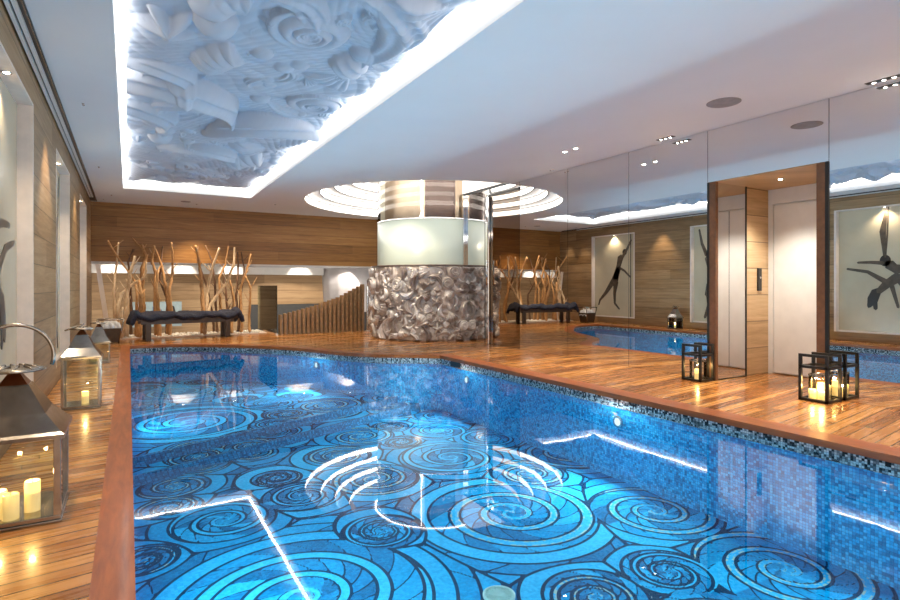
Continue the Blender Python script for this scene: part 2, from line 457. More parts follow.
ZMID = (ZD+ZS)/2
struct(grid_mesh('floor_pool_step', xs, np.linspace(5.6, 7.9, 170), lambda X, Y: X*0+ZMID, lambda x, y: inpool(x, y) & (y > step_y(x)+.02) & (y < step_y(x)+.33), 'swirl_mosaic'))
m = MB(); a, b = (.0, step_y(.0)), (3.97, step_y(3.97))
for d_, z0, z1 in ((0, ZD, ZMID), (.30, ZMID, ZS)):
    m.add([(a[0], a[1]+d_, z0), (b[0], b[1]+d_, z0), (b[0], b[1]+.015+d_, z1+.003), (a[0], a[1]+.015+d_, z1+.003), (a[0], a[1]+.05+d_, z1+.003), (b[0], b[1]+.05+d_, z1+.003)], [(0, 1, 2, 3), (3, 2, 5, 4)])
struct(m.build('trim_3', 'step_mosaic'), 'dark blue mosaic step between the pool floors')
# drain
dx, dy, _ = floor_at(499, 596, ZD)
dr = empty('pool_drain', (dx, dy, ZD), 'round pale green slotted drain grate in the pool floor', 'drain')
m = MB(); m.lathe(0, 0, [(.095, 0), (.095, .012), (.08, .016), (.078, .008)], 32); m.build('drain_ring', 'drain_green', dr)
m = MB(); m.lathe(0, 0, [(.078, .003), (.078, .005)], 32); m.build('drain_well', 'dark_grey', dr)
m = MB()
for k in range(22):
    a = 2*PI*k/22; m.box(.025, .079, -.004, .004, .004, .012, Matrix.Rotation(a, 4, 'Z'))
m.lathe(0, 0, [(.026, .004), (.026, .014)], 20); m.build('drain_grate', 'drain_green', dr)
# under water lamps in the right wall and far curve, skimmer
def pool_lamp(p, nrm, label, power=18):
    rz = math.atan2(nrm[1], nrm[0])
    e = empty('underwater_lamp', p, label, 'lamp', 'underwater lamps', rz)
    m = MB(); m.lathe(0, 0, [(.055, 0), (.055, .012), (.040, .018), (.036, .012)], 24)
    o = m.build('lamp_ring', 'steel', e); o.rotation_euler = (0, PI/2, 0)
    m = MB(); m.lathe(0, 0, [(.036, .004), (.036, .012), (.02, .016), (.0001, .017)], 24)
    o = m.build('lamp_lens', 'pool_lamp', e); o.rotation_euler = (0, PI/2, 0)
    L = bpy.data.lights.new('underwater_light', 'AREA'); L.shape = 'DISK'; L.size = .07; L.energy = power; L.color = (.75, .93, 1)
    lo = bpy.data.objects.new('underwater_light', L); COL.objects.link(lo); lo.parent = e
    lo.location = (.022, 0, 0); lo.rotation_euler = (0, -PI/2-.15, 0)
pool_lamp((PX1, 3.68, -.26), (-1, 0), 'underwater lamp on the right pool wall below the wooden deck, nearest one')
pool_lamp((PX1, 6.35, -.26), (-1, 0), 'underwater lamp on the right pool wall near the corner')
pool_lamp((2.57, 8.62, -.24), (-.93, -.36), 'underwater lamp on the curved far pool wall')
pool_lamp((PX1, 1.0, -.26), (-1, 0), 'added underwater lamp on the right pool wall, outside the picture')  # this and the left wall lamps are added to brighten the pool
pool_lamp((PX0, 3.0, -.26), (1, 0), 'added underwater lamp on the left pool wall under the kerb')
pool_lamp((PX0, 7.2, -.26), (1, 0), 'added underwater lamp on the left pool wall, far one', 8)
m = MB(); m.box(PX1-.008, PX1+.02, 6.52, 6.78, -.135, -.05)
sk = m.build('skimmer_opening', 'black_metal'); tag(sk, 'dark rectangular skimmer opening in the waterline tiles by the pool corner', 'skimmer')

# ------------------------------------------------------------------ walls
ZN = 1.50                                            # underside of the back wall over the stair hall
PICS = [(10.10, 11.66), (6.92, 8.45), (3.80, 5.37)]
PZ0, PZ1 = .16, 2.42
def wall_with_niches():
    m = MB(); x0, x1 = XL-.34, XL
    ys = [YN-.05]+[v for p in sorted(PICS) for v in p]+[YB+.2]
    for i in range(0, len(ys), 2): m.box(x0, x1, ys[i], ys[i+1], -.12, ZC+.05)
    for a, b in PICS:
        m.box(x0, x1, a, b, PZ1, ZC+.05); m.box(x0, x1, a, b, -.12, PZ0); m.box(x0, XL-.16, a, b, PZ0, PZ1)
    return m
struct(wall_with_niches().build('wall_left', 'oak_left'))
m = MB(); m.box(XL-.3, XM+.05, YB, YB+.22, ZN, ZC+.1); struct(m.build('wall_back', 'oak_back'))
# mirror wall carrier with the lift alcove
AY0, AY1, AX, AZ = 2.675, 3.70, 6.45, 2.115
m = MB(); m.box(XM+.012, XM+.15, YN, AY0-.10, -.12, ZC+.05); m.box(XM+.012, XM+.15, AY1+.07, YB+.2, -.12, ZC+.05); m.box(XM+.012, XM+.15, AY0-.10, AY1+.07, AZ+.06, ZC+.05)
struct(m.build('wall_right', 'dark_grey'))
m = MB(); m.box(XM+.035, AX+.1, AY1, AY1+.1, 0, AZ)
struct(m.build('wall_alcove_left', 'oak_reveal'))
m = MB(); m.box(XM+.16, AX+.1, AY0-.1, AY0, 0, AZ); struct(m.build('wall_alcove_right', 'oak_reveal'))
m = MB(); m.box(XM+.012, AX+.1, AY0, AY1, AZ, AZ+.06); struct(m.build('ceiling_alcove', 'oak_reveal'))
m = MB(); m.box(AX, AX+.1, AY0-.1, AY1+.1, 0, AZ+.1); struct(m.build('wall_alcove_back', 'white_paint'))
d = MB(); d.box(AX-.03, AX, AY0+.02, AY1-.06, 0.012, 1.93); dd = struct(d.build('door_1', 'lift_door', bevel=.004), 'white lift door')
m = MB(); m.box(AX-.045, AX, AY1-.055, AY1-.002, 0, AZ-.002); m.box(AX-.045, AX, AY0+.002, AY1-.055, 1.945, AZ-.002); m.box(AX-.045, AX, AY0+.002, AY0+.015, 0, 1.945)
m.build('door_frame', 'white_paint', dd)
m = MB(); m.box(AX-.034, AX-.03, 3.165, 3.169, .012, 1.93); m.build('door_seam', 'dark_grey', dd)
# lift call panel
cp = empty('call_panel', (6.22, AY1, 1.08), 'narrow dark metal lift call panel on the light oak alcove side', 'control panel')
m = MB(); m.box(-.035, .035, -.018, 0, -.13, .13); m.build('panel_plate', 'black_metal', cp, .003)
m = MB()
m.lathe(0, 0, [(.013, 0), (.013, .006), (.010, .008)], 16)
o = m.build('button', 'steel', cp); o.location = (0, -.018, .02); o.rotation_euler = (PI/2, 0, 0)
# posts framing the alcove
def post(y0, y1, side, label):
    e = empty('door_post', (XM, (y0+y1)/2, 0), label, 'post'); h = (y1-y0)/2; c = h*.45
    a, b = (-h, c) if side > 0 else (-c, h)
    dp = .034 if side > 0 else .16
    MB().box(-.012, dp, a, b, 0, AZ).build('post_face', 'brown_frame', e, .003)
    a, b = (c, h) if side > 0 else (-h, -c)
    MB().box(-.012, dp, a, b, 0, AZ).build('post_edge', 'black_metal', e)
post(AY1-.03, AY1+.07, 1, 'tall dark brown post at the far side of the lift alcove')
post(AY0-.10, AY0, -1, 'tall dark brown post at the near side of the lift alcove, behind the larger lantern')
# mirrored lining of the alcove
m = MB(); m.box(XM+.036, 5.93, AY1-.022, AY1-.002, .012, AZ-.005)
mm = m.build('alcove_mirror', 'mirror'); tag(mm, 'tall mirror panel lining the alcove side, showing the white lift door', 'mirror')
m = MB(); m.box(5.93, 5.955, AY1-.026, AY1-.002, .002, AZ-.005); m.box(XM+.036, 5.955, AY1-.026, AY1-.002, .001, .012)
m.build('mirror_edging', 'black_metal', mm)
# big mirrors
seams = [(YN, 1.40, 0, 'mirror panel nearest the camera, right of the picture'), (1.40, AY0-.10, 0, 'wall mirror right of the lift alcove, showing the aerial dancers'),
         (AY0-.10, AY1+.07, AZ+.002, 'mirror panel above the lift alcove'), (AY1+.07, 4.86, 0, 'wall mirror left of the alcove, showing the middle picture'),
         (4.86, 5.97, 0, 'wall mirror showing the picture of the dancer at a pole'), (5.97, 7.09, 0, 'wall mirror beside the tinted door pane, showing the corner of the room')]
for a, b, z0, lab in seams:
    m = MB(); m.box(XM, XM+.012, a+.003, b-.003, z0+.003, ZC-.004); tag(m.build('wall_mirror', 'mirror'), lab, 'mirror', 'mirror wall panels')
CY, CR, KR = 9.93, 1.32, 1.155                       # column centre on the mirror plane, drum radius, shaft radius
tag(MB().box(XM, XM+.012, 8.02, YB, .003, ZC-.004).build('wall_mirror', 'mirror'), 'mirror strip behind the round column', 'mirror', 'mirror wall panels')
# tinted door pane with its rail and chrome post
td = empty('tinted_glass_door', (XM, 7.5, 0), 'dark tinted mirror door pane with black top rail next to the chrome post', 'door')
MB().box(0, .012, -.405, .40, .004, 2.55).build('door_pane', 'tinted_mirror', td)
MB().box(-.015, .012, -.41, .40, 2.55, 2.585).build('top_rail', 'black_metal', td)
MB().box(0, .012, -.405, .51, 2.59, ZC-.004).build('transom_pane', 'mirror', td)
cpst = empty('chrome_post', (XM-.02, 7.955, 0), 'tall polished chrome post between column and tinted pane', 'post')
m = MB(); m.box(-.03, .02, -.045, .045, 0, 2.55); m.build('post_body', 'chrome', cpst, .006)
m = MB(); m.box(-.032, .021, .047, .062, 0, 2.55); m.build('post_gasket', 'black_metal', cpst)
m = MB(); m.tube([(-.05, -.03, 1.02), (-.05, -.03, 1.45)], .012, 10); m.tube([(-.03, -.03, 1.06), (-.05, -.03, 1.06)], .008); m.tube([(-.03, -.03, 1.41), (-.05, -.03, 1.41)], .008)
m.build('pull_handle', 'steel', cpst)

# ------------------------------------------------------------------ ceiling
RX0, RX1, RY0, RY1 = -.08, 2.01, -1.6, 11.0
RR = [2.56, 2.27, 2.00, 1.72]; RZ = [ZC, ZC+.15, ZC+.29, ZC+.43, ZC+.57]
n = 64
arc = [(XM-RR[0]*math.sin(PI*i/n), CY-RR[0]*math.cos(PI*i/n)) for i in range(n+1)]   # from near to far along the room side
out = [(XL-.3, YN), (XM+.012, YN)]+[(XM+.012, arc[0][1])]+arc+[(XM+.012, arc[-1][1]), (XM+.012, YB), (XL-.3, YB)]
hole = [(RX0, RY0), (RX0, RY1), (RX1, RY1), (RX1, RY0)]
struct(poly_prism(out, [hole], ZC, ZC+.03).build('ceiling', 'ceiling_white'))
# recess box over the relief
m = MB(); zt = ZC+.30
zb = ZC+.03; m.add([(RX0, RY0, zb), (RX1, RY0, zb), (RX1, RY1, zb), (RX0, RY1, zb), (RX0, RY0, zt), (RX1, RY0, zt), (RX1, RY1, zt), (RX0, RY1, zt)],
      [(0, 1, 5, 4), (1, 2, 6, 5), (2, 3, 7, 6), (3, 0, 4, 7), (4, 5, 6, 7)])
struct(m.build('ceiling_recess', 'ceiling_white'))
def frame_strip(x0, x1, y0, y1, w, z0, z1):
    return poly_prism([(x0, y0), (x1, y0), (x1, y1), (x0, y1)], [[(x0+w, y0+w), (x0+w, y1-w), (x1-w, y1-w), (x1-w, y0+w)]], z0, z1)
tag(frame_strip(RX0+.012, RX1-.012, RY0+.012, RY1-.012, .045, ZC+.135, ZC+.15).build('cove_light', 'led'), 'bright white strip light round the edge of the carved ceiling panel', 'light')

# ---- relief height field
def fbm(X, Y, seed, octs=4):
    r = np.random.RandomState(seed); h = 0*X; a = 1.0; fq = 1.0
    for o in range(octs):
        for _ in range(5):
            t = r.uniform(0, 2*PI); p = r.uniform(0, 2*PI)
            h = h+a*.3*np.sin(fq*2.2*(X*np.cos(t)+Y*np.sin(t))+p+.8*np.sin(fq*1.3*(X*np.sin(t)-Y*np.cos(t))+p*2))
        a *= .5; fq *= 2.1
    return h
def st_spiral(U, V, R, g=1.8, sg=1):
    r = np.hypot(U, V)/R+1e-4; th = np.arctan2(V, U)*sg
    t = (th/(2*PI)+np.log(1/r)/np.log(g)) % 1
    return np.where(r < 1, (1-r*r)**.5*.55+.35*np.sin(PI*t)**.7*np.minimum(1, r*3), 0)
def st_scallop(U, V, R, k=11):
    r = np.hypot(U, V+.75*R)/(1.75*R); ph = np.arctan2(U, V+.75*R)
    m_ = (np.abs(ph) < .72) & (r < 1) & (r > .03)
    return np.where(m_, (np.sin(PI*np.clip(r, 0, 1)**1.6)*.7+.12)*(.74+.26*np.abs(np.cos(ph*k)))*np.clip((.74-np.abs(ph))*9, 0, 1), 0)
def st_dome(U, V, R, rings=0):
    r2 = (U*U+V*V)/(R*R); h = np.sqrt(np.clip(1-r2, 0, 1))
    if rings: h = h*(1-.22*np.abs(np.sin(V/R*rings)))
    return h*.9
def st_leaf(U, V, R, bend=.5):
    V2 = V-bend*(U*U/R-R*.3); a = U/(R*1.5); w = np.clip(1-a*a, 0, 1)
    b = V2/(R*.42*w+1e-4); h = np.sqrt(np.clip(1-b*b, 0, 1))*w**.5
    return np.where(np.abs(a) < 1, h*.75*(.85+.15*np.cos(V2/R*22)), 0)
def st_star(U, V, R, k=5):
    r = np.hypot(U, V)/R; th = np.arctan2(V, U)
    lim = .35+.65*np.abs(np.cos(th*k/2))**3
    return np.where(r < lim, (1-r/lim)**.6*.8, 0)
STF = {'spiral': st_spiral, 'scallop': st_scallop, 'dome': st_dome, 'leaf': st_leaf, 'star': st_star}
def stamp(H, X, Y, kind, cx, cy, R, rot, amp, **kw):
    m_ = (np.abs(X-cx) < 2*R) & (np.abs(Y-cy) < 2*R)
    if not m_.any(): return
    dx, dy = X[m_]-cx, Y[m_]-cy; U = dx*math.cos(rot)+dy*math.sin(rot); V = -dx*math.sin(rot)+dy*math.cos(rot)
    h = STF[kind](U, V, R, **kw)*amp*R
    H[m_] = np.where(h > 1e-5, np.maximum(H[m_]*.35+h, H[m_]), H[m_])
def ceil_at(px, py, z=ZC+.17):
    u = (px-450)/F; v = (286.5-py)/F; D = (z-CAM_H)/v; return D*(SN+u*CS), D*(CS-u*SN)
xs = np.linspace(RX0+.065, RX1-.065, 270); ys = np.linspace(RY0+.07, RY1-.07, 1500)
X, Y = np.meshgrid(xs, ys)
rr = random.Random(12)
H = .014*fbm(X*1.4, Y*1.4, 5, 4)
warp = fbm(X*.8, Y*.8, 9, 2)
H += .030*np.abs(np.sin(3.2*(Y*.8+X*1.1)+2.6*warp))**1.5 + .006*np.abs(np.sin(30*(X*.7-Y*.5)+11*warp)) + .004*np.abs(np.sin(55*(X*.4+Y*.6)-14*warp))
fixed = [('spiral', 310, 30, .30, 0, .28), ('dome', 349, 62, .17, .5, .8), ('dome', 212, 4, .15, 0, .7), ('dome', 216, 22, .15, .3, .75), ('star', 168, 22, .24, .4, .6),
         ('scallop', 227, 55, .26, 2.0, .55), ('leaf', 170, 70, .34, .8, .45), ('leaf', 262, 122, .55, -.4, .42), ('leaf', 190, 90, .6, .5, .4), ('spiral', 315, 104, .28, 1, .28),
         ('dome', 262, 50, .10, 0, .7), ('dome', 284, 64, .10, 0, .7), ('scallop', 424, 8, .3, 1, .5), ('dome', 160, 136, .14, 0, .8), ('leaf', 212, 150, .4, .3, .4), ('leaf', 150, 110, .45, .9, .4),
         ('leaf', 395, 20, .5, 1, .3), ('dome', 300, 62, .09, 0, .7), ('scallop', 250, 160, .35, 2.2, .4)]
for (k, px, py, R, rot, am) in fixed:
    cx, cy = ceil_at(px, py); kw = {'rings': 6} if k == 'dome' and R > .16 else {}
    stamp(H, X, Y, k, cx, cy, R, rot, am, **kw)
for k in range(620):
    kind = rr.choice(['dome', 'leaf', 'leaf', 'leaf', 'scallop', 'star', 'spiral'])
    cx, cy = rr.uniform(RX0+.15, RX1-.15), rr.uniform(RY0, RY1-.15); R = rr.uniform(.035, .11)
    if cy < 8.2 and rr.random() < .55: continue
    stamp(H, X, Y, kind, cx, cy, R, rr.uniform(0, 6.28), rr.uniform(.4, .75))
for k in range(26):
    cx, cy = rr.uniform(RX0+.2, RX1-.2), rr.uniform(RY0, RY1-.3); R = rr.uniform(.16, .34)
    stamp(H, X, Y, rr.choice(['leaf', 'leaf', 'leaf', 'scallop']), cx, cy, R, rr.uniform(0, 6.28), rr.uniform(.2, .33))
Hc = H.copy()
o = grid_mesh('ceiling_relief', xs, ys, lambda A, B: ZC+.20-Hc*1.3, lambda x, y: np.ones(x.shape, bool), 'plaster_relief_shaded', False)
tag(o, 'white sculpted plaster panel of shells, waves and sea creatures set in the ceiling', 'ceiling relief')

# ---- stepped dome over the column
def half(prof, mat, name, parent=None, n=64, smooth=True, cx=XM):
    m = MB(); m.lathe(cx, CY, prof, n, PI/2, 3*PI/2, smooth, False); return m.build(name, mat, parent)
rads = RR+[KR-.05]
dome = MB()
for i in range(4):
    dome.lathe(XM, CY, [(RR[i], RZ[i+1]), (rads[i+1]-.0, RZ[i+1])], 64, PI/2, 3*PI/2, False, False)
    if i: dome.lathe(XM, CY, [(RR[i], RZ[i]), (RR[i]+.02, RZ[i])], 64, PI/2, 3*PI/2, False, False)
    dome.lathe(XM, CY, [(RR[i]+.001, RZ[i+1]), (RR[i]+.001, RZ[i])], 64, PI/2, 3*PI/2, True, False)
struct(dome.build('ceiling_dome', 'ceiling_white'))
for i in range(4):
    lab = ['outermost', 'second', 'third', 'innermost'][i]+' glowing ring step in the round ceiling above the column'
    tag(half([(RR[i]-.004, RZ[i]+.02), (RR[i]-.004, RZ[i+1]-.035)], 'riser_led', 'ring_light'), lab, 'ring light', 'glowing rings of the ceiling dome')
tag(half([(KR+.06, RZ[4]-.012), (KR+.02, RZ[4]-.012)], 'led', 'ring_light'), 'thin bright light ring round the top of the column', 'ring light')

# ------------------------------------------------------------------ column with carved drum
col = empty('round_column', (XM, CY, 0), 'round column with carved stone drum below frosted and clear glass', 'column')
def P(o): o.parent = col; o.matrix_parent_inverse = Matrix.Translation((-XM, -CY, 0)); return o
nu, nv = 520, 190; W_, H_ = PI*CR, 1.38
us = np.linspace(0, W_, nu); vs_ = np.linspace(0, H_, nv); U, V = np.meshgrid(us, vs_)
Hd = .012*fbm(U*4, V*4, 21, 4)+.012*np.abs(np.sin(14*(U*.6+V)+3*fbm(U*2.5, V*2.5, 4, 2)))
rr = random.Random(5); placed = []; tr = 0; Tn = np.full(U.shape, .35)
while tr < 2500:
    tr += 1; big = tr < 500
    R = rr.uniform(.09, .15) if big else rr.uniform(.035, .08)
    cx, cy = rr.uniform(0, W_), rr.uniform(.02, H_-.03)
    if all(math.hypot(cx-a, cy-b) > (R+c)*.72 for a, b, c in placed):
        old = Hd.copy(); placed.append((cx, cy, R)); stamp(Hd, U, V, rr.choice(['scallop', 'leaf', 'spiral', 'leaf', 'star', 'scallop', 'leaf']), cx, cy, R, rr.uniform(0, 6.28), rr.uniform(.6, .95)); Tn[Hd != old] = rr.choice([.05, .2, .4, .6, 1., .8])
edge_f = np.clip(np.minimum(V, H_-V)/.03, 0, 1)
Rd = CR-.075+np.clip(Hd, -.03, .10)*edge_f*1.25
A_ = PI/2+U/CR
Vx = np.stack([XM+Rd*np.cos(A_), CY+Rd*np.sin(A_), V], -1).reshape(-1, 3)
Vx[:, 0] = np.minimum(Vx[:, 0], XM-.001)
fs = [(j*nu+i, j*nu+i+1, (j+1)*nu+i+1, (j+1)*nu+i) for j in range(nv-1) for i in range(nu-1)]
me = bpy.data.meshes.new('carved_drum'); me.from_pydata(Vx.tolist(), [], fs); me.polygons.foreach_set('use_smooth', [True]*len(fs)); me.materials.append(M['carved_stone']); ta = me.attributes.new('piece_tone', 'FLOAT', 'POINT'); ta.data.foreach_set('value', Tn.ravel().astype(np.float32))
o = bpy.data.objects.new('carved_drum', me); COL.objects.link(o); P(o)
P(half([(CR-.05, 1.375), (CR-.03, 1.40), (KR-.1, 1.40)], 'carved_stone', 'drum_top'))
FZ = 2.26
P(half([(KR, 1.40), (KR, FZ), (KR-.03, FZ)], 'frost', 'frosted_glass'))
P(half([(KR+.008, FZ-.012), (KR+.008, FZ+.012), (KR-.02, FZ+.012)], 'steel', 'glass_rim'))
P(half([(KR, FZ+.012), (KR, RZ[4])], 'clear_glass', 'clear_glass_shell'))
def sector(a0, a1, r, z0, z1, mat, name, n=20):
    m = MB(); m.lathe(XM, CY, [(r, z0), (r, z1)], n, a0, a1, True, False); return P(m.build(name, mat))
r_ = KR-.06
D2 = math.radians
sector(D2(90), D2(180), r_, FZ, RZ[4], 'cream_core', 'cream_core_panel')
sector(D2(180), D2(232), r_, FZ, RZ[4], 'copper_core', 'copper_core_panel')
sector(D2(232), D2(262), r_, FZ, RZ[4], 'dark_core', 'dark_core_panel')
sector(D2(262), D2(270), r_, FZ, RZ[4], 'copper_core', 'copper_core_panel')
m = MB(); a = D2(229); q = Vector((XM+(r_+.03)*math.cos(a), CY+(r_+.03)*math.sin(a), 0))
m.tube([q+Vector((0, 0, FZ+.02)), q+Vector((.01, -.01, FZ+.12)), q+Vector((0, 0, FZ+.2)), q+Vector((0, 0, RZ[4]-.02))], [.03, .014, .012, .012], 8)
P(m.build('tube_lamp', 'tube_lamp'))
m = MB(); m.box(XM-.05, XM-.002, CY-KR-.05, CY-KR-.012, 1.40, ZC-.002); P(m.build('corner_strip', 'chrome'))
m = MB(); m.lathe(XM, CY, [(r_, FZ), (r_, 1.4)], 6, PI, PI+.01, True, False)

# ------------------------------------------------------------------ stair hall beyond the back wall
m = MB(); m.box(-2.2, 7.5, YB+.02, 18.6, ZN-.03, ZN); struct(m.build('ceiling_hall', 'ceiling_white'))
m = MB(); m.box(-2.2, 7.5, 16.0, 16.2, .50, ZN-.03); m.box(-2.2, 2.9, 16.0, 16.2, -1.6, .50); struct(m.build('wall_hall', 'oak_far'))
m = MB(); m.box(2.9, 7.5, 15.9, 16.2, -1.6, .50); struct(m.build('wall_hall_lower', 'dark_grey'))
m = MB(); m.box(-2.2, 7.5, YB, 18.6, -1.65, -1.6); m.box(2.66, XM, 11.74, YB, -1.65, -1.6); struct(m.build('floor_hall', 'dark_grey'))
m = MB(); m.box(-2.3, -2.2, YB, 17.2, -1.6, ZN); m.box(7.5, 7.6, YB, 17.2, -1.6, ZN); struct(m.build('wall_hall_side', 'oak_far'))
m = MB(); m.box(XL-.3, 7.5, YB+.10, YB+.13, ZC-.3, ZC)
m = MB(); m.box(-2.2, 4.36, 14.0, 14.1, 1.29, ZN-.03); struct(m.build('trim_4', 'white_paint'), 'pale fascia across the stair hall')
# curved satin panel
m = MB(); prof = []
k = 24; vs = []; fs = []
for i in range(k+1):
    a = PI+.1+(.75*PI)*i/k; rr_ = .92+.012*math.cos(i*1.9)
    for z, s_ in ((.35, .97), (1.465, 1.05)): vs.append((5.35+rr_*s_*math.cos(a), 14.3+rr_*s_*math.sin(a), z))
for i in range(k): fs.append((2*i, 2*i+2, 2*i+3, 2*i+1))
m.add(vs, fs, True); tag(m.build('curved_panel', 'satin_panel'), 'curved pale satin panel hanging behind the slatted balustrade', 'panel')
bpy.data.objects['curved_panel'].modifiers.new('s', 'SOLIDIFY').thickness = .02
# slatted balustrade
bl = empty('slatted_balustrade', (2.72, 11.76, 0), 'slatted wooden stair balustrade rising to the right towards the carved drum', 'balustrade')
tops = [(2.68, .39), (3.38, .56), (4.01, .77), (4.56, 1.05)]
xsl = np.linspace(2.75, 4.56, 20)
for i, x in enumerate(xsl):
    z = float(np.interp(x, [t[0] for t in tops], [t[1] for t in tops]))
    m = MB(); m.box(x-2.72-.026, x-2.72+.026, -.02, .12, 0, z); m.build('slat', 'slat_wood', bl)
m = MB(); m.box(-.04, 1.85, -.02, .035, -.10, .002); m.build('base_rail', 'slat_wood', bl)
np_ = empty('newel_post', (4.65, 11.70, 0), 'bright polished steel post at the end of the slatted balustrade', 'post')
m = MB(); m.lathe(0, 0, [(.03, 0), (.03, 1.04), (.02, 1.05)], 20); m.build('post_tube', 'chrome', np_)
m = MB(); m.lathe(0, 0, [(.055, 0), (.055, .012), (.031, .016)], 20); m.build('base_flange', 'steel', np_)
gb = empty('glass_balustrade', (2.655, 12.3, 0), 'greenish frameless glass balustrade pane left of the wooden slats', 'balustrade')
m = MB(); m.box(-.006, .006, -.60, 1.35, .0, 1.02); m.build('glass_pane', 'balustrade_glass', gb)
m = MB(); m.box(-.015, .015, -.60, .68, -.002, .03); m.build('floor_channel', 'steel', gb)
# leaning white board
wb = MB(); wb.add([(-.04, 0, 0), (.04, 0, 0), (.04, .03, 0), (-.04, .03, 0), (-.04, 0, 1.45), (.04, 0, 1.45), (.04, .03, 1.45), (-.04, .03, 1.45)], [(0, 1, 2, 3), (4, 5, 6, 7), (0, 1, 5, 4), (1, 2, 6, 5), (2, 3, 7, 6), (3, 0, 4, 7)])
o = wb.build('white_board', 'pale_edge'); o.location = (-.33, 12.75, 0); o.rotation_euler = (0, -.13, 0)
tag(o, 'narrow white board leaning in the back left corner beside the branches', 'board')

# pebble bed with branches
pb = MB(); pb.box(-.42, 2.56, 12.18, 12.92, 0, .018); 
tag(pb.build('pebble_tray', 'pale_edge', bevel=.004), 'low pale tray of pebbles in which the driftwood stands', 'tray')
rp = random.Random(2); peb = MB()
for k in range(900):
    x, y = rp.uniform(-.38, 2.52), rp.uniform(12.2, 12.9); r = rp.uniform(.014, .028)
    peb.lathe(x, y, [(.0005, .018), (r, .018+r*.3), (r*.8, .018+r*.8), (.0005, .018+r)], 6, caps=False)
tag(peb.build('pebbles', 'pebble'), 'layer of small white pebbles at the foot of the driftwood', 'pebbles', kind='stuff')
def branch(pts, Y, r0, mat, label, forks=()):
    """pts in photo pixels, top first, set up in the plane at depth Y"""
    rb = random.Random(label)
    W = [at(px, py, Y) for px, py in pts]
    base = W[-1].copy(); 
    for i, w in enumerate(W): w.y += .10*math.sin(i*1.7+Y*9)
    last = W[-1].copy()
    foot = Vector((last.x+rb.uniform(-.04, .04), Y, .02)); W.append(foot)
    W = W[::-1]
    fine = []
    for i in range(len(W)-1):
        for k in range(5):
            t = k/5; q = W[i].lerp(W[i+1], t); q.x += rb.uniform(-.008, .008); q.y += rb.uniform(-.008, .008); fine.append(q)
    fine.append(W[-1])
    n_ = len(fine); m = MB()
    m.tube([q-foot for q in fine], [r0*1.45*(1.12-.62*i/n_)*(1+.14*math.sin(i*2.1+Y*7)) for i in range(n_)], 8)
    # twig stubs
    for k in range(rb.randint(2, 4)):
        i = rb.randint(n_//3, n_-3); p = fine[i]-foot; d = Vector((rb.choice((-1, 1))*rb.uniform(.5, 1), rb.uniform(-.5, .5), rb.uniform(.7, 1.4))).normalized()
        L = rb.uniform(.06, .26); m.tube([p, p+d*L*.5+Vector((0, 0, .01)), p+d*L+Vector((0, 0, .04))], [r0*.5, r0*.38, r0*.2], 6)
    o = m.build('driftwood_branch', mat); o.location = foot
    o.scale = (1, 1, 1)
    tag(o, label, 'branch', 'driftwood branches by the back wall')
def A5(l): return [(85+x/5, 230+y/5) for x, y in l]
def A6(l): return [(175+x/5, 230+y/5) for x, y in l]
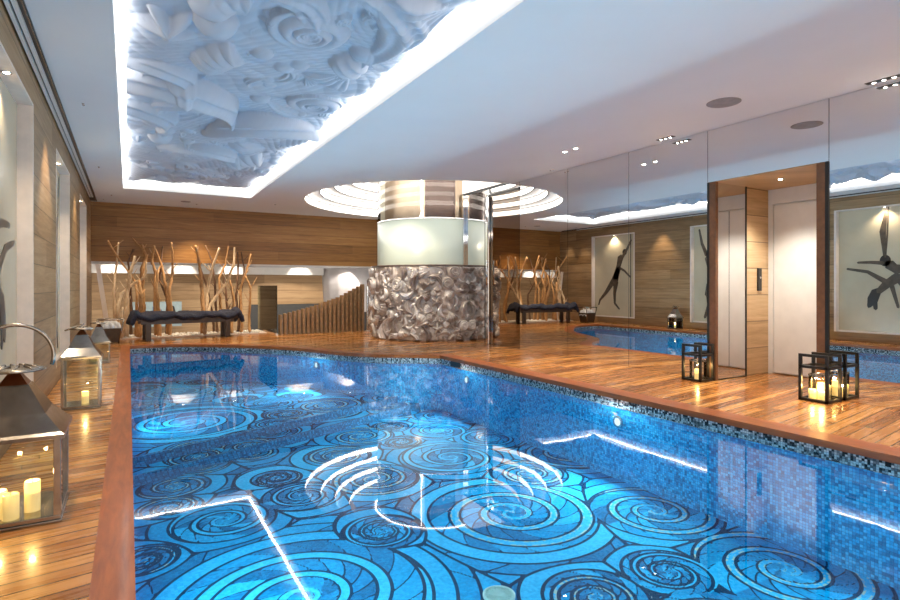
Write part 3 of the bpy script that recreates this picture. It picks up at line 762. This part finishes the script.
BR = [
 (A5([(115,55),(175,150),(250,255),(262,330),(255,420)]), 12.45, .018, 'driftwood', 'thin branch leaning left, its tip the leftmost of the left cluster'),
 (A5([(168,60),(155,180),(145,300),(150,420)]), 12.6, .020, 'driftwood_pale', 'straight pale branch, second from the left'),
 (A5([(250,130),(225,220),(215,300),(205,420)]), 12.3, .030, 'driftwood_pale', 'thick pale stick with a blunt top left of the bent branch'),
 (A5([(305,160),(304,235),(240,270),(180,320),(165,400)]), 12.35, .022, 'driftwood_pale', 'pale branch bent like an elbow in the left cluster'),
 (A5([(283,70),(305,130),(285,200),(285,300),(290,410)]), 12.7, .036, 'driftwood', 'thick reddish trunk in the middle of the left cluster'),
 (A5([(240,95),(215,160),(222,250),(230,330)]), 12.8, .018, 'driftwood_dark', 'short dark curved branch behind the left cluster'),
 (A5([(345,80),(333,150),(355,220),(350,300),(350,410)]), 12.45, .026, 'driftwood', 'branch bowed to the left, fourth from the right of the left cluster'),
 (A5([(348,88),(385,180),(400,270),(420,400)]), 12.6, .024, 'driftwood', 'branch slanting down to the right in the left cluster'),
 (A5([(390,80),(380,180),(372,250),(412,340),(415,410)]), 12.8, .020, 'driftwood_dark', 'dark thin branch behind the right side of the left cluster'),
 (A5([(430,65),(441,150),(438,230),(420,300),(430,400)]), 12.4, .022, 'driftwood', 'wavy branch at the right end of the left cluster'),
 (A5([(270,250),(283,330),(278,420)]), 12.25, .034, 'driftwood', 'stout short stump in front of the left cluster'),
 (A5([(365,200),(355,290),(368,410)]), 12.25, .028, 'driftwood', 'stout short stump behind the left bench end'),
 (A5([(190,385),(183,460)]), 12.22, .020, 'driftwood_pale', 'very short pale stick beside the basket'),
 (A6([(100,80),(125,180),(135,280),(140,400)]), 12.4, .028, 'driftwood', 'thick branch at the left edge of the right cluster'),
 (A6([(155,75),(185,150),(195,260),(205,400)]), 12.7, .018, 'driftwood_dark', 'thin dark branch, second in the right cluster'),
 (A6([(220,90),(185,190),(165,300),(158,400)]), 12.35, .026, 'driftwood_pale', 'pale curved branch leaning right in the right cluster'),
 (A6([(270,80),(255,170),(220,240),(222,320),(230,400)]), 12.6, .020, 'driftwood', 'crooked branch in the middle of the right cluster'),
 (A6([(297,88),(290,170),(265,260),(180,370),(150,460)]), 12.25, .025, 'driftwood_pale', 'long pale branch slanting across the right cluster'),
 (A6([(310,110),(320,200),(308,330),(315,480)]), 12.5, .020, 'driftwood_dark', 'dark wavy branch right of the slanting pale one'),
 (A6([(335,108),(345,190),(325,330),(322,480)]), 12.75, .019, 'driftwood_dark', 'dark thin branch at the back right of the right cluster'),
 (A6([(375,120),(350,220),(330,300),(335,480)]), 12.35, .020, 'driftwood', 'branch with the rightmost tip of the right cluster'),
 (A6([(350,230),(375,290),(375,470)]), 12.3, .019, 'driftwood', 'short upright branch at the right edge of the right cluster'),
 (A6([(245,200),(252,300),(260,400)]), 12.8, .020, 'driftwood_dark', 'short dark branch hidden behind the right cluster'),
 (A6([(272,250),(292,340),(285,470)]), 12.3, .024, 'driftwood', 'stout stump under the slanting pale branch'),
 (A6([(118,80),(112,150),(160,290),(190,430)]), 12.8, .017, 'driftwood_dark', 'thin branch crossing behind the left edge of the right cluster'),
]
for a in BR: branch(*a)

# bench with fur throw
bx, by, _ = .99, 11.82, 0
bn = empty('bench', (bx, by, 0), 'long dark wooden bench in front of the driftwood', 'bench', rz=math.radians(7))
L2, W2 = .88, .21
m = MB(); m.box(-L2, L2, -W2, W2, .37, .41); m.build('seat', 'dark_wood', bn, .006)
m = MB(); m.box(-L2+.06, L2-.06, -W2+.02, -W2+.05, .30, .37); m.build('apron', 'dark_wood', bn); MB().box(-L2+.06, L2-.06, W2-.05, W2-.02, .30, .37).build('apron', 'dark_wood', bn)
m = MB(); m.box(-L2+.02, L2-.02, -W2+.01, W2-.01, .41, .455); m.build('seat_pad', 'dark_wood', bn, .01)
for sx in (-1, 1):
    for sy in (-1, 1):
        m = MB(); m.box(sx*.70-.045, sx*.70+.045, sy*.16-.035, sy*.16+.035, 0, .37); m.build('leg', 'dark_wood', bn, .004)
def fur():
    nx, ny = 90, 26; v = []; r = random.Random(4)
    for j in range(ny):
        for i in range(nx):
            s = (i/(nx-1)*2-1); t = (j/(ny-1)*2-1)
            x = s*1.0; y = t*.25
            over = max(0, abs(s)-.86)/.14
            z = .475+.02*math.sin(s*9+t*2)+.014*math.sin(s*23+t*5)+.05*over**.5*(1-over)-.11*over**2
            z += .05*math.sin(min(1, over*1.2)*PI)
            if abs(t) > .8: z -= (abs(t)-.8)*.35
            v.append((x*.985, y, z+r.uniform(-.006, .006)))
    f = [(j*nx+i, j*nx+i+1, (j+1)*nx+i+1, (j+1)*nx+i) for j in range(ny-1) for i in range(nx-1)]
    m = MB(); m.add(v, f, True)
    o = m.build('fur_throw', 'navy_fur'); s = o.modifiers.new('s', 'SOLIDIFY'); s.thickness = .075; s.offset = -.2
    return o
o = fur(); o.location = (bx, by, .0); o.rotation_euler.z = math.radians(7); tag(o, 'dark navy fur throw draped along the whole bench, hanging over both ends', 'throw')

# basket with folded throw
bk = empty('basket', (-.27, 11.45, 0), 'dark open metal basket on the deck left of the bench', 'basket')
m = MB(); m.frustum(0, 0, 0, .12, .13, .02, .125, .135); m.build('basket_floor', 'antique_metal', bk)
m = MB(); m.tube([(-.20, -.17, .42), (.20, -.17, .42), (.20, .17, .42), (-.20, .17, .42)], .011, 8, closed=True); m.build('rim', 'antique_metal', bk)
m = MB()
for (a, b) in (((-.20, -.17), (-.12, -.13)), ((.20, -.17), (.12, -.13)), ((.20, .17), (.12, .13)), ((-.20, .17), (-.12, .13))): MB().tube([(*b, .01), (*a, .42)], .011, 8).build('corner_bar', 'antique_metal', bk)
m = MB(); m.add([(-.12, -.13, .01), (.12, -.13, .01), (.12, .13, .01), (-.12, .13, .01), (-.17, -.155, .27), (.17, -.155, .27), (.17, .155, .27), (-.17, .155, .27)], [(0, 1, 5, 4), (1, 2, 6, 5), (2, 3, 7, 6), (3, 0, 4, 7)])
m.build('sling', 'dark_wood', bk)
r = random.Random(8); v = []; nx = 22
for j in range(nx):
    for i in range(nx):
        s, t = i/(nx-1)*2-1, j/(nx-1)*2-1; q = max(0, 1-max(abs(s), abs(t))**4)
        v.append((s*.165, t*.145, .20+.17*q**.6+.022*math.sin(s*11+t*7)+r.uniform(-.008, .008)))
m = MB(); m.add(v, [(j*nx+i, j*nx+i+1, (j+1)*nx+i+1, (j+1)*nx+i) for j in range(nx-1) for i in range(nx-1)], True)
o = m.build('blanket', 'throw'); o.location = (-.27, 11.45, 0); tag(o, 'crumpled light grey blanket heaped in the dark basket', 'blanket')

# painting beyond the branches
ap = empty('abstract_painting', (.62, 15.6, .0), 'pale painting with black and blue shapes seen low behind the driftwood', 'painting')
m = MB(); m.box(-.55, .55, 0, .04, .0, .62); m.build('canvas', 'pale_canvas', ap)
for nm, mt, pts in (('black_shape', 'ink', [(-.42, .5), (-.3, .56), (-.22, .3), (-.34, .05), (-.45, .1)]), ('blue_shape', 'blue_cloth', [(-.1, .5), (.1, .42), (.12, .1), (-.08, .06)]), ('black_shape', 'ink', [(.25, .55), (.38, .5), (.47, .12), (.3, .2)])):
    n_ = len(pts); m = MB(); m.add([(x, -.006, z) for x, z in pts]+[(x, .001, z) for x, z in pts], [tuple(range(n_)), tuple(range(n_, 2*n_))]+[(i, (i+1) % n_, n_+(i+1) % n_, n_+i) for i in range(n_)]); m.build(nm, mt, ap)

# ------------------------------------------------------------------ pictures in the left wall
def limb(m, pts, ws, x0, x1, n=4):
    """flat tapered band through points (y, z), rounded ends"""
    P_ = [Vector(p) for p in pts]; L = []; R_ = []
    fine = []; fw = []
    for i in range(len(P_)-1):
        for k in range(n): fine.append(P_[i].lerp(P_[i+1], k/n)); fw.append(ws[i]+(ws[i+1]-ws[i])*k/n)
    fine.append(P_[-1]); fw.append(ws[-1])
    for i, p in enumerate(fine):
        d = (fine[min(i+1, len(fine)-1)]-fine[max(i-1, 0)]).normalized(); nn = Vector((-d.y, d.x))
        L.append(p+nn*fw[i]); R_.append(p-nn*fw[i])
    d0 = (fine[0]-fine[1]).normalized(); d1 = (fine[-1]-fine[-2]).normalized()
    loop = L+[fine[-1]+d1*fw[-1]*.9]+R_[::-1]+[fine[0]+d0*fw[0]*.9]
    k = len(loop)
    m.add([(x0, p.x, p.y) for p in loop]+[(x1, p.x, p.y) for p in loop],
          [(i, (i+1) % k, k+(i+1) % k, k+i) for i in range(k)])
    nn = len(fine); f = []
    for i in range(nn-1):
        a, b, c, d = i, i+1, k-3-i-0, k-2-i
        f.append((k+i, k+i+1, k+(nn+1)+(nn-2-i), k+(nn+1)+(nn-1-i)))
    f.append((k+nn-1, k+nn, k+nn+1)); f.append((k+2*nn, k+2*nn+1, k+0))
    m.f += [[q+len(m.v)-2*k for q in t] for t in f]; m.smooth += [False]*len(f)
def disc(m, c, r, x0, x1, sy=1.0, n=16):
    P_ = [(c[0]+r*math.cos(2*PI*i/n), c[1]+r*sy*math.sin(2*PI*i/n)) for i in range(n)]
    m.add([(x0, *p) for p in P_]+[(x1, *p) for p in P_], [tuple(range(n, 2*n))]+[(i, (i+1) % n, n+(i+1) % n, n+i) for i in range(n)])
XP = XL-.10
def picture(idx, label, figs):
    a, b = PICS[idx]; hw = (b-a)/2
    e = empty('framed_picture', (XP, (a+b)/2, PZ0), label, 'picture', 'pictures in the left wall niches')
    h = PZ1-PZ0
    MB().box(-.06, 0, -hw+.03, hw-.03, .03, h-.02).build('picture_panel', 'art_ground', e)
    m = MB(); w = .035
    m.box(-.06, .10, -hw, -hw+w, 0, h); m.box(-.06, .10, hw-w, hw, 0, h); m.box(-.06, .04, -hw+w, hw-w, 0, .03); m.box(-.06, .10, -hw+w, hw-w, h-.02, h); 
    m.build('picture_frame', 'pale_edge', e)
    def q(s, t): return (hw-s*2*hw, (1-t)*h)       # s runs as seen in the mirror
    for nm, mat, parts in figs:
        m = MB()
        for k, p in enumerate(parts):
            x1 = .004+.0008*k
            if p[0] == 'o': disc(m, q(p[1], p[2]), p[3], 0, x1, p[4] if len(p) > 4 else 1)
            else: limb(m, [q(*c) for c in p[1]], p[2], 0, x1)
        m.build(nm, mat, e)
    # niche lamp
    sp_ = empty('niche_spotlight', (XL-.05, (a+b)/2, PZ1-.02), ['small recessed spotlight above the pole dancer picture', 'small recessed spotlight above the middle picture', 'small recessed spotlight above the aerial dancers picture'][idx], 'spotlight')
    MB().lathe(0, 0, [(.03, 0), (.03, -.006), (.018, -.004)], 16).build('lamp_trim', 'steel', sp_)
    MB().lathe(0, 0, [(.018, -.004), (.0005, -.004)], 16).build('lamp_lens', 'spot_face', sp_)
    L = bpy.data.lights.new('niche_light', 'SPOT'); L.energy = 20; L.spot_size = 2.2; L.spot_blend = .7; L.color = (1, .83, .60); L.shadow_soft_size = .03
    lo = bpy.data.objects.new('niche_light', L); COL.objects.link(lo); lo.parent = sp_; lo.location = (.01, 0, -.03); lo.rotation_euler = (0, 0, 0)
def c1(x, y): return ((x-50)/230, (y-75)/445)
picture(0, 'tall framed picture of a figure leaning out from a pole, farthest along the wall', [
 ('pole', 'ink', [('l', [c1(248, 78), c1(248, 518)], [.013, .013])]),
 ('dancer_figure', 'ink_soft', [('l', [c1(196, 200), c1(186, 245), c1(165, 330)], [.10, .075, .11]), ('l', [c1(205, 200), c1(228, 160), c1(250, 112)], [.045, .035, .025]),
   ('l', [c1(190, 255), c1(215, 270), c1(246, 305)], [.035, .03, .022]), ('l', [c1(158, 325), c1(120, 385), c1(86, 428)], [.085, .055, .03]), ('l', [c1(86, 425), c1(78, 455)], [.03, .018]),
   ('l', [c1(172, 330), c1(165, 390), c1(166, 445)], [.085, .05, .03]), ('l', [c1(166, 445), c1(190, 475)], [.03, .02])]),
 ('hair', 'ink', [('o', *c1(217, 172), .075, 1.1)]), ('shorts', 'ink', [('l', [c1(185, 260), c1(160, 335)], [.08, .115])])])
def c2(x, y): return ((x-688)/223, (y-187)/310)
picture(1, 'tall framed picture of a figure with one arm raised, between the other two', [
 ('dancer_figure', 'ink_soft', [('l', [c2(714, 200), c2(724, 245), c2(742, 282)], [.022, .034, .05]), ('l', [c2(752, 290), c2(762, 340), c2(756, 390)], [.12, .085, .11]),
   ('l', [c2(770, 300), c2(800, 320), c2(830, 290)], [.045, .035, .025]), ('l', [c2(760, 395), c2(800, 430), c2(830, 410), c2(850, 450)], [.085, .06, .045, .025]), ('l', [c2(750, 395), c2(752, 440), c2(735, 480)], [.085, .055, .03])]),
 ('hair', 'ink', [('o', *c2(750, 280), .085, 1.1)]), ('shorts', 'ink', [('l', [c2(757, 375), c2(752, 410)], [.11, .12])])])
def c3(x, y): return ((x-48)/409, (y-70)/450)
picture(2, 'tall framed picture of aerial dancers hanging from silks, nearest along the wall', [
 ('silks', 'ink_soft', [('l', [c3(256, 72), c3(240, 160), c3(247, 245)], [.012, .05, .02]), ('l', [c3(262, 72), c3(258, 170), c3(250, 250)], [.01, .012, .014])]),
 ('dancer_figures', 'ink_soft', [('l', [c3(300, 300), c3(265, 275)], [.06, .085]), ('l', [c3(240, 270), c3(190, 266), c3(140, 266)], [.035, .027, .02]), ('l', [c3(250, 335), c3(180, 300), c3(95, 288)], [.045, .03, .02]),
   ('l', [c3(300, 320), c3(255, 345), c3(225, 370)], [.085, .07, .05]), ('l', [c3(290, 290), c3(340, 290), c3(400, 330)], [.07, .05, .03]), ('l', [c3(275, 350), c3(300, 425)], [.035, .02]), ('l', [c3(300, 320), c3(350, 380), c3(400, 400)], [.07, .05, .03])]),
 ('costume', 'ink', [('o', *c3(250, 262), .085, 1.2)]), ('hair', 'ink', [('o', *c3(215, 375), .06, 1), ('l', [c3(215, 370), c3(200, 400), c3(185, 425)], [.075, .085, .03]), ('l', [c3(205, 372), c3(212, 432)], [.05, .03])]), ('costume', 'ink', [('l', [c3(312, 325), c3(275, 325)], [.07, .06])])])

# ------------------------------------------------------------------ left ceiling track
tk = empty('ceiling_track', (XL+.05, 5.2, ZC), 'long polished double rail along the ceiling above the left wall', 'rail')
MB().box(-.048, .060, -7.7, 7.6, -.012, 0).build('track_bed', 'black_metal', tk)
MB().box(-.036, -.012, -7.7, 7.0, -.030, -.012).build('rail', 'rail_sheen', tk)
MB().box(.0, .026, -7.7, 7.0, -.030, -.012).build('rail', 'rail_sheen', tk)
MB().box(.048, .056, -7.7, 7.6, -.022, -.008).build('rail', 'antique_metal', tk)

# ------------------------------------------------------------------ ceiling fittings
def speaker(x, y, r, label):
    e = empty('ceiling_speaker', (x, y, ZC), label, 'speaker')
    MB().lathe(0, 0, [(r, 0), (r, -.004), (r*.95, -.007)], 40).build('speaker_rim', 'speaker_grille', e)
    MB().lathe(0, 0, [(r*.95, -.007), (r*.5, -.010), (.0005, -.011)], 40, caps=False).build('speaker_grille', 'speaker_grille', e)
speaker(4.70, 3.12, .145, 'large round grey ceiling speaker near the mirror wall')
speaker(.98, 12.1, .09, 'small round ceiling speaker near the back wall above the bench')
def spot_fixture(x, y, n, label, lit=True, energy=30, along=True, trim='steel', rad=.035, gap=.09, size=1.3, tilt=(0, 0), spec=1.0):
    e = empty('ceiling_spotlight', (x, y, ZC), label, 'spotlight', 'recessed ceiling spotlights')
    if n > 1 and trim == 'black_metal':
        MB().box(-.03, .03, -gap*(n)/2-.02, gap*(n)/2+.02, -.004, 0).build('fixture_plate', trim, e)
    for k in range(n):
        yy = (k-(n-1)/2)*gap
        o = MB().lathe(0, 0, [(rad, 0), (rad, -.006), (rad*.72, -.008), (rad*.7, -.003)], 18).build('lamp_trim', 'steel', e); o.location = (0, yy, -.002)
        o = MB().lathe(0, 0, [(rad*.7, -.006), (.0005, -.006)], 18, caps=False).build('lamp_lens', 'spot_face' if lit else 'black_metal', e); o.location = (0, yy, -.002)
    if energy:
        L = bpy.data.lights.new('spot_light', 'SPOT'); L.energy = energy; L.spot_size = size; L.spot_blend = .6; L.color = (1, .80, .56); L.shadow_soft_size = .05; L.specular_factor = .2*spec
        lo = bpy.data.objects.new('spot_light', L); COL.objects.link(lo); lo.parent = e; lo.location = (0, 0, -.03); lo.rotation_euler = (tilt[0], tilt[1], 0)
spot_fixture(4.69, 5.14, 2, 'bright pair of round ceiling spotlights between speaker and column', energy=120, gap=.19, size=1.7)
spot_fixture(5.26, 4.20, 3, 'small ceiling spotlight row at the mirror, middle of the mirror wall', energy=60, trim='black_metal', rad=.017, gap=.06)
spot_fixture(5.26, 6.15, 2, 'two tiny ceiling spotlights at the mirror nearest the column', energy=60, rad=.014, gap=.06, lit=False)
spot_fixture(5.30, 2.12, 3, 'small ceiling spotlight row at the mirror, nearest the camera', energy=70, trim='black_metal', rad=.019, gap=.07)
spot_fixture(4.69, 1.2, 2, 'added pair of round ceiling spotlights right of the picture', energy=90, gap=.19, size=1.7)  # unseen downlights added as fill for the room
spot_fixture(-.27, 11.9, 2, 'two tiny dark ceiling spotlights in the back left corner', energy=30, rad=.012, gap=.05, lit=False, size=1.2)
spot_fixture(-.36, 2.9, 2, 'added tiny ceiling spotlights above the large lantern', energy=60, rad=.012, gap=.05, lit=False)  # these rows over the lanterns are added to light the left side
spot_fixture(-.36, 6.1, 2, 'added tiny ceiling spotlights above the middle lantern', energy=60, rad=.012, gap=.05, lit=False)
spot_fixture(-.36, 9.2, 2, 'added tiny ceiling spotlights above the far left lantern', energy=50, rad=.012, gap=.05, lit=False)
spot_fixture(-.42, 12.55, 1, 'single ceiling spotlight washing the left wall by the corner', energy=26, rad=.012, size=.9, lit=False)
spot_fixture(1.2, 12.35, 1, 'single ceiling spotlight above the driftwood', energy=95, rad=.02, size=1.6, lit=False)
spot_fixture(2.6, 11.6, 1, 'single ceiling spotlight in front of the slatted balustrade', energy=110, rad=.02, size=1.7, lit=False)
spot_fixture(3.3, 8.5, 1, 'added ceiling spotlight to brighten the carved drum', energy=85, rad=.02, lit=False, size=1.1, tilt=(math.radians(22), math.radians(-38)), spec=0)  # added lamp with a tiny fitting, only there to light the drum
e = empty('ceiling_spotlight', (5.85, 3.25, AZ), 'spotlight in the alcove ceiling before the lift door', 'spotlight', 'recessed ceiling spotlights')
MB().lathe(0, 0, [(.035, 0), (.035, -.006), (.02, -.004)], 16).build('lamp_trim', 'steel', e)
MB().lathe(0, 0, [(.02, -.004), (.0005, -.004)], 16, caps=False).build('lamp_lens', 'spot_face', e)
L = bpy.data.lights.new('spot_light', 'SPOT'); L.energy = 55; L.spot_size = 1.9; L.spot_blend = .8; L.color = (1, .92, .82); L.shadow_soft_size = .04
lo = bpy.data.objects.new('spot_light', L); COL.objects.link(lo); lo.parent = e; lo.location = (0, 0, -.03)
for i, x in enumerate((-.3, 1.05, 2.13, 3.74, 4.75)):  # last one added to brighten the curved panel, the others wash the fascia
    e = empty('hall_spotlight', (x, 13.62 if i < 4 else 13.15, ZN-.03), ['leftmost', 'second', 'middle', 'fourth', 'added rightmost'][i]+' small spotlight of the stair hall', 'spotlight', 'stair hall spotlights')
    tr_ = MB().lathe(0, 0, [(.03, 0), (.03, -.006), (.018, -.004)], 16).build('lamp_trim', 'steel', e)
    MB().lathe(0, 0, [(.018, -.004), (.0005, -.004)], 16, caps=False).build('lamp_lens', 'spot_face', tr_)
    L = bpy.data.lights.new('hall_light', 'SPOT'); L.energy = 8 if i < 4 else 16; L.color = (1, .88, .75); L.shadow_soft_size = .02; L.spot_size = 1.5; L.spot_blend = .35
    lo = bpy.data.objects.new('hall_light', L); COL.objects.link(lo); lo.parent = e; lo.location = (0, 0, -.02); lo.rotation_euler = (math.radians(62 if i < 4 else 35), 0, 0)
    L = bpy.data.lights.new('hall_light', 'SPOT'); L.energy = (10, 10, 14, 34, 20)[i]; L.color = (1, .84, .64); L.shadow_soft_size = .05; L.spot_size = 2.2  # second, unseen fill added for the hall wall, away from the fitting
    lo = bpy.data.objects.new('hall_light', L); COL.objects.link(lo); lo.parent = e; lo.location = (0, .9, -.26); lo.rotation_euler = (math.radians(25), 0, 0)

# ------------------------------------------------------------------ lanterns
def candle(x, y, z, r, h, label, lit=True):
    e = empty('candle', (x, y, z), label, 'candle')
    if lit: MB().lathe(0, 0, [(r, 0), (r, h*.62)], 24).build('wax_body', 'wax', e)
    wx = MB().lathe(0, 0, [(r, h*.62 if lit else 0), (r, h-.004), (r*.9, h), (r*.75, h-.006), (.0005, h-.010)], 24).build('glowing_top' if lit else 'wax_body', 'wax_glow' if lit else 'wax', e)
    wk = MB().tube([(0, 0, h-.012), (0, 0, h+.006)], .0015, 6).build('wick', 'black_metal', e)
    if lit:
        L = bpy.data.lights.new('candle_light', 'POINT'); L.energy = .6; L.color = (1, .6, .22); L.shadow_soft_size = .01; L.specular_factor = 0
        lo = bpy.data.objects.new('candle_light', L); COL.objects.link(lo); lo.parent = e; lo.location = (0, 0, h+.02)
def house_lantern(x, y, w, body, roof, label, handle_r, handle_up, rz=0, metal='lantern_nickel'):
    """square lantern: tray, four posts, panes, flared roof, neck, plate, loop handle; (x,y) is its centre"""
    e = empty('lantern', (x, y, 0), label, 'lantern', rz=rz); h = w/2; p = w*.045
    m = MB(); m.box(-h, h, -h, h, 0, .012); m.box(-h+.006, h-.006, -h+.006, h-.006, .012, .03); m.build('base_tray', metal, e, .003)
    m = MB()
    for a, b in ((-1, -1), (1, -1), (1, 1), (-1, 1)):
        cx, cy = a*(h-p), b*(h-p); MB().box(cx-p*.8, cx+p*.8, cy-p*.8, cy+p*.8, .03, body).build('corner_post', metal, e, .002)
    m = MB()
    for s in (-1, 1):
        MB().box(-h+2*p, h-2*p, s*(h-p)-.0015, s*(h-p)+.0015, .03, body-.01).build('glass_pane', 'clear_glass', e)
        MB().box(s*(h-p)-.0015, s*(h-p)+.0015, -h+2*p, h-2*p, .03, body-.01).build('glass_pane', 'clear_glass', e)
    m = MB(); prof = [(h+.010, body-.012), (h+.010, body+.004), (h*.98, body+.014), (h*.66, body+(roof-body)*.42), (h*.30, roof)]
    for (r0, z0), (r1, z1) in zip(prof, prof[1:]):
        m.add([(a*r0, b*r0, z0) for a, b in ((-1,-1), (1,-1), (1,1), (-1,1))]+[(a*r1, b*r1, z1) for a, b in ((-1,-1), (1,-1), (1,1), (-1,1))], [(i, (i+1) % 4, 4+(i+1) % 4, 4+i) for i in range(4)])
    m.box(-h*.3, h*.3, -h*.3, h*.3, roof-.004, roof); m.box(-h+.01, h-.01, -h+.01, h-.01, body-.008, body-.004)
    m.build('lantern_roof', metal, e)
    nk = w*.14
    m = MB(); m.frustum(0, 0, roof, h*.28, h*.28, roof+nk, h*.10, h*.10); m.build('neck', 'bronze', e)
    m = MB(); zt = roof+nk; m.lathe(0, 0, [(h*.1, zt), (h*.58, zt+.004), (h*.62, zt+.010), (h*.50, zt+.016), (h*.15, zt+.026), (.001, zt+.03)], 20)
    for k in range(8):
        a = k*PI/4; m.tube([(h*.55*math.cos(a), h*.55*math.sin(a), zt+.012), (h*.2*math.cos(a+.5), h*.2*math.sin(a+.5), zt+.028)], w*.014, 6)
    m.build('top_plate', 'antique_metal', e)
    m = MB()
    pts = []
    for k in range(25):
        a = -PI*.10+(1.20*PI)*k/24
        if handle_up: pts.append((handle_r*math.cos(a)*.98, handle_r*math.cos(a)*.10, zt+.02+handle_r*.32+handle_r*math.sin(a)))
        else: pts.append((-.02-handle_r*1.2*math.sin(a)*.8, handle_r*math.cos(a)*.8, zt+.035-handle_r*.35*math.sin(a)))
    m.tube(pts, w*.022, 8); m.build('handle', 'antique_metal', e)
    return e
house_lantern(-.43, 3.05, .37, .37, .575, 'large metal and glass lantern with loop handle, nearest on the left deck', .14, True)
candle(-.47, 2.955, .03, .028, .115, 'leftmost candle of the three in the large left lantern')
candle(-.425, 2.92, .03, .029, .105, 'front unlit candle of the three in the large left lantern', False)
candle(-.36, 2.985, .03, .029, .13, 'tallest candle, right one in the large left lantern')
house_lantern(-.335, 5.53, .275, .42, .60, 'middle metal lantern on the left deck with folded handle', .10, False)
candle(-.31, 5.50, .03, .026, .10, 'single candle in the middle left lantern')
house_lantern(-.335, 8.62, .25, .27, .47, 'small metal lantern on the left deck, farthest from the camera', .08, False)
candle(-.335, 8.62, .03, .024, .08, 'single candle in the farthest left lantern')

def cube_lantern(x, y, w, hb, label, rz=0):
    """open cube frame lantern with two hoop handles and inner glass cylinder"""
    e = empty('lantern', (x, y, 0), label, 'lantern', rz=rz); h = w/2; p = .012
    m = MB()
    for a, b in ((-1, -1), (1, -1), (1, 1), (-1, 1)):
        cx, cy = a*(h-p), b*(h-p); m.box(cx-p, cx+p, cy-p, cy+p, 0, hb)
    for s in (-1, 1):
        for z in (p, hb-p):
            m.box(-h, h, s*(h-p)-p, s*(h-p)+p, z-p, z+p); m.box(s*(h-p)-p, s*(h-p)+p, -h, h, z-p, z+p)
    m.build('cube_frame', 'black_metal', e, .001)
    m = MB()
    for s in (-1, 1):
        m = MB(); m.box(s*(h-p)-p, s*(h-p)+p, -h, -h+2*p, hb, hb+.075); m.box(s*(h-p)-p, s*(h-p)+p, h-2*p, h, hb, hb+.075); m.box(s*(h-p)-p, s*(h-p)+p, -h, h, hb+.075, hb+.075+2*p)
        m.build('hoop_handle', 'black_metal', e, .001)
    MB().box(-h+2*p, h-2*p, -h+2*p, h-2*p, .0, .010).build('base_plate', 'steel', e)
    MB().lathe(0, 0, [(w*.36, .012), (w*.36, hb*.72)], 28, caps=False).build('glass_cylinder', 'clear_glass', e)
    MB().lathe(0, 0, [(w*.37, hb*.70), (w*.375, hb*.74), (w*.33, hb*.75), (w*.33, hb*.70)], 28, caps=False).build('cylinder_rim', 'antique_metal', e)
    return e
lx, ly, lw = 5.25, 2.575, .24
cube_lantern(lx, ly, lw, .31, 'larger black cube frame lantern with candles beside the near alcove post')
candle(lx-.035, ly+.045, .011, .030, .085, 'left candle in the larger cube lantern')
candle(lx-.03, ly-.03, .011, .030, .075, 'right candle in the larger cube lantern')
candle(lx+.035, ly+.01, .011, .030, .14, 'taller back candle in the larger cube lantern')
lx, ly, lw = 5.262, 3.79, .23
cube_lantern(lx, ly, lw, .29, 'smaller black cube frame lantern with one candle beside the far alcove post')
candle(lx-.01, ly-.01, .011, .036, .11, 'single candle in the smaller cube lantern')

# ------------------------------------------------------------------ world, camera
wd = bpy.data.worlds.new('world'); S.world = wd; wd.use_nodes = True
bg = wd.node_tree.nodes['Background']; bg.inputs[0].default_value = (1, .90, .80, 1); bg.inputs[1].default_value = 1.15  # soft warm fill added through the near end, left without a wall
cam = bpy.data.cameras.new('camera'); co = bpy.data.objects.new('camera', cam); COL.objects.link(co)
co.location = (0, 0, CAM_H); co.rotation_euler = (PI/2, 0, -TH); cam.sensor_width = 36; cam.lens = F/900*36; cam.shift_y = -13.5/900; cam.clip_start = .02
S.camera = co
S.view_settings.view_transform = 'Standard'; S.view_settings.look = 'None'; S.view_settings.gamma = 1; S.view_settings.use_curve_mapping = False
S.view_settings.exposure = 1.05
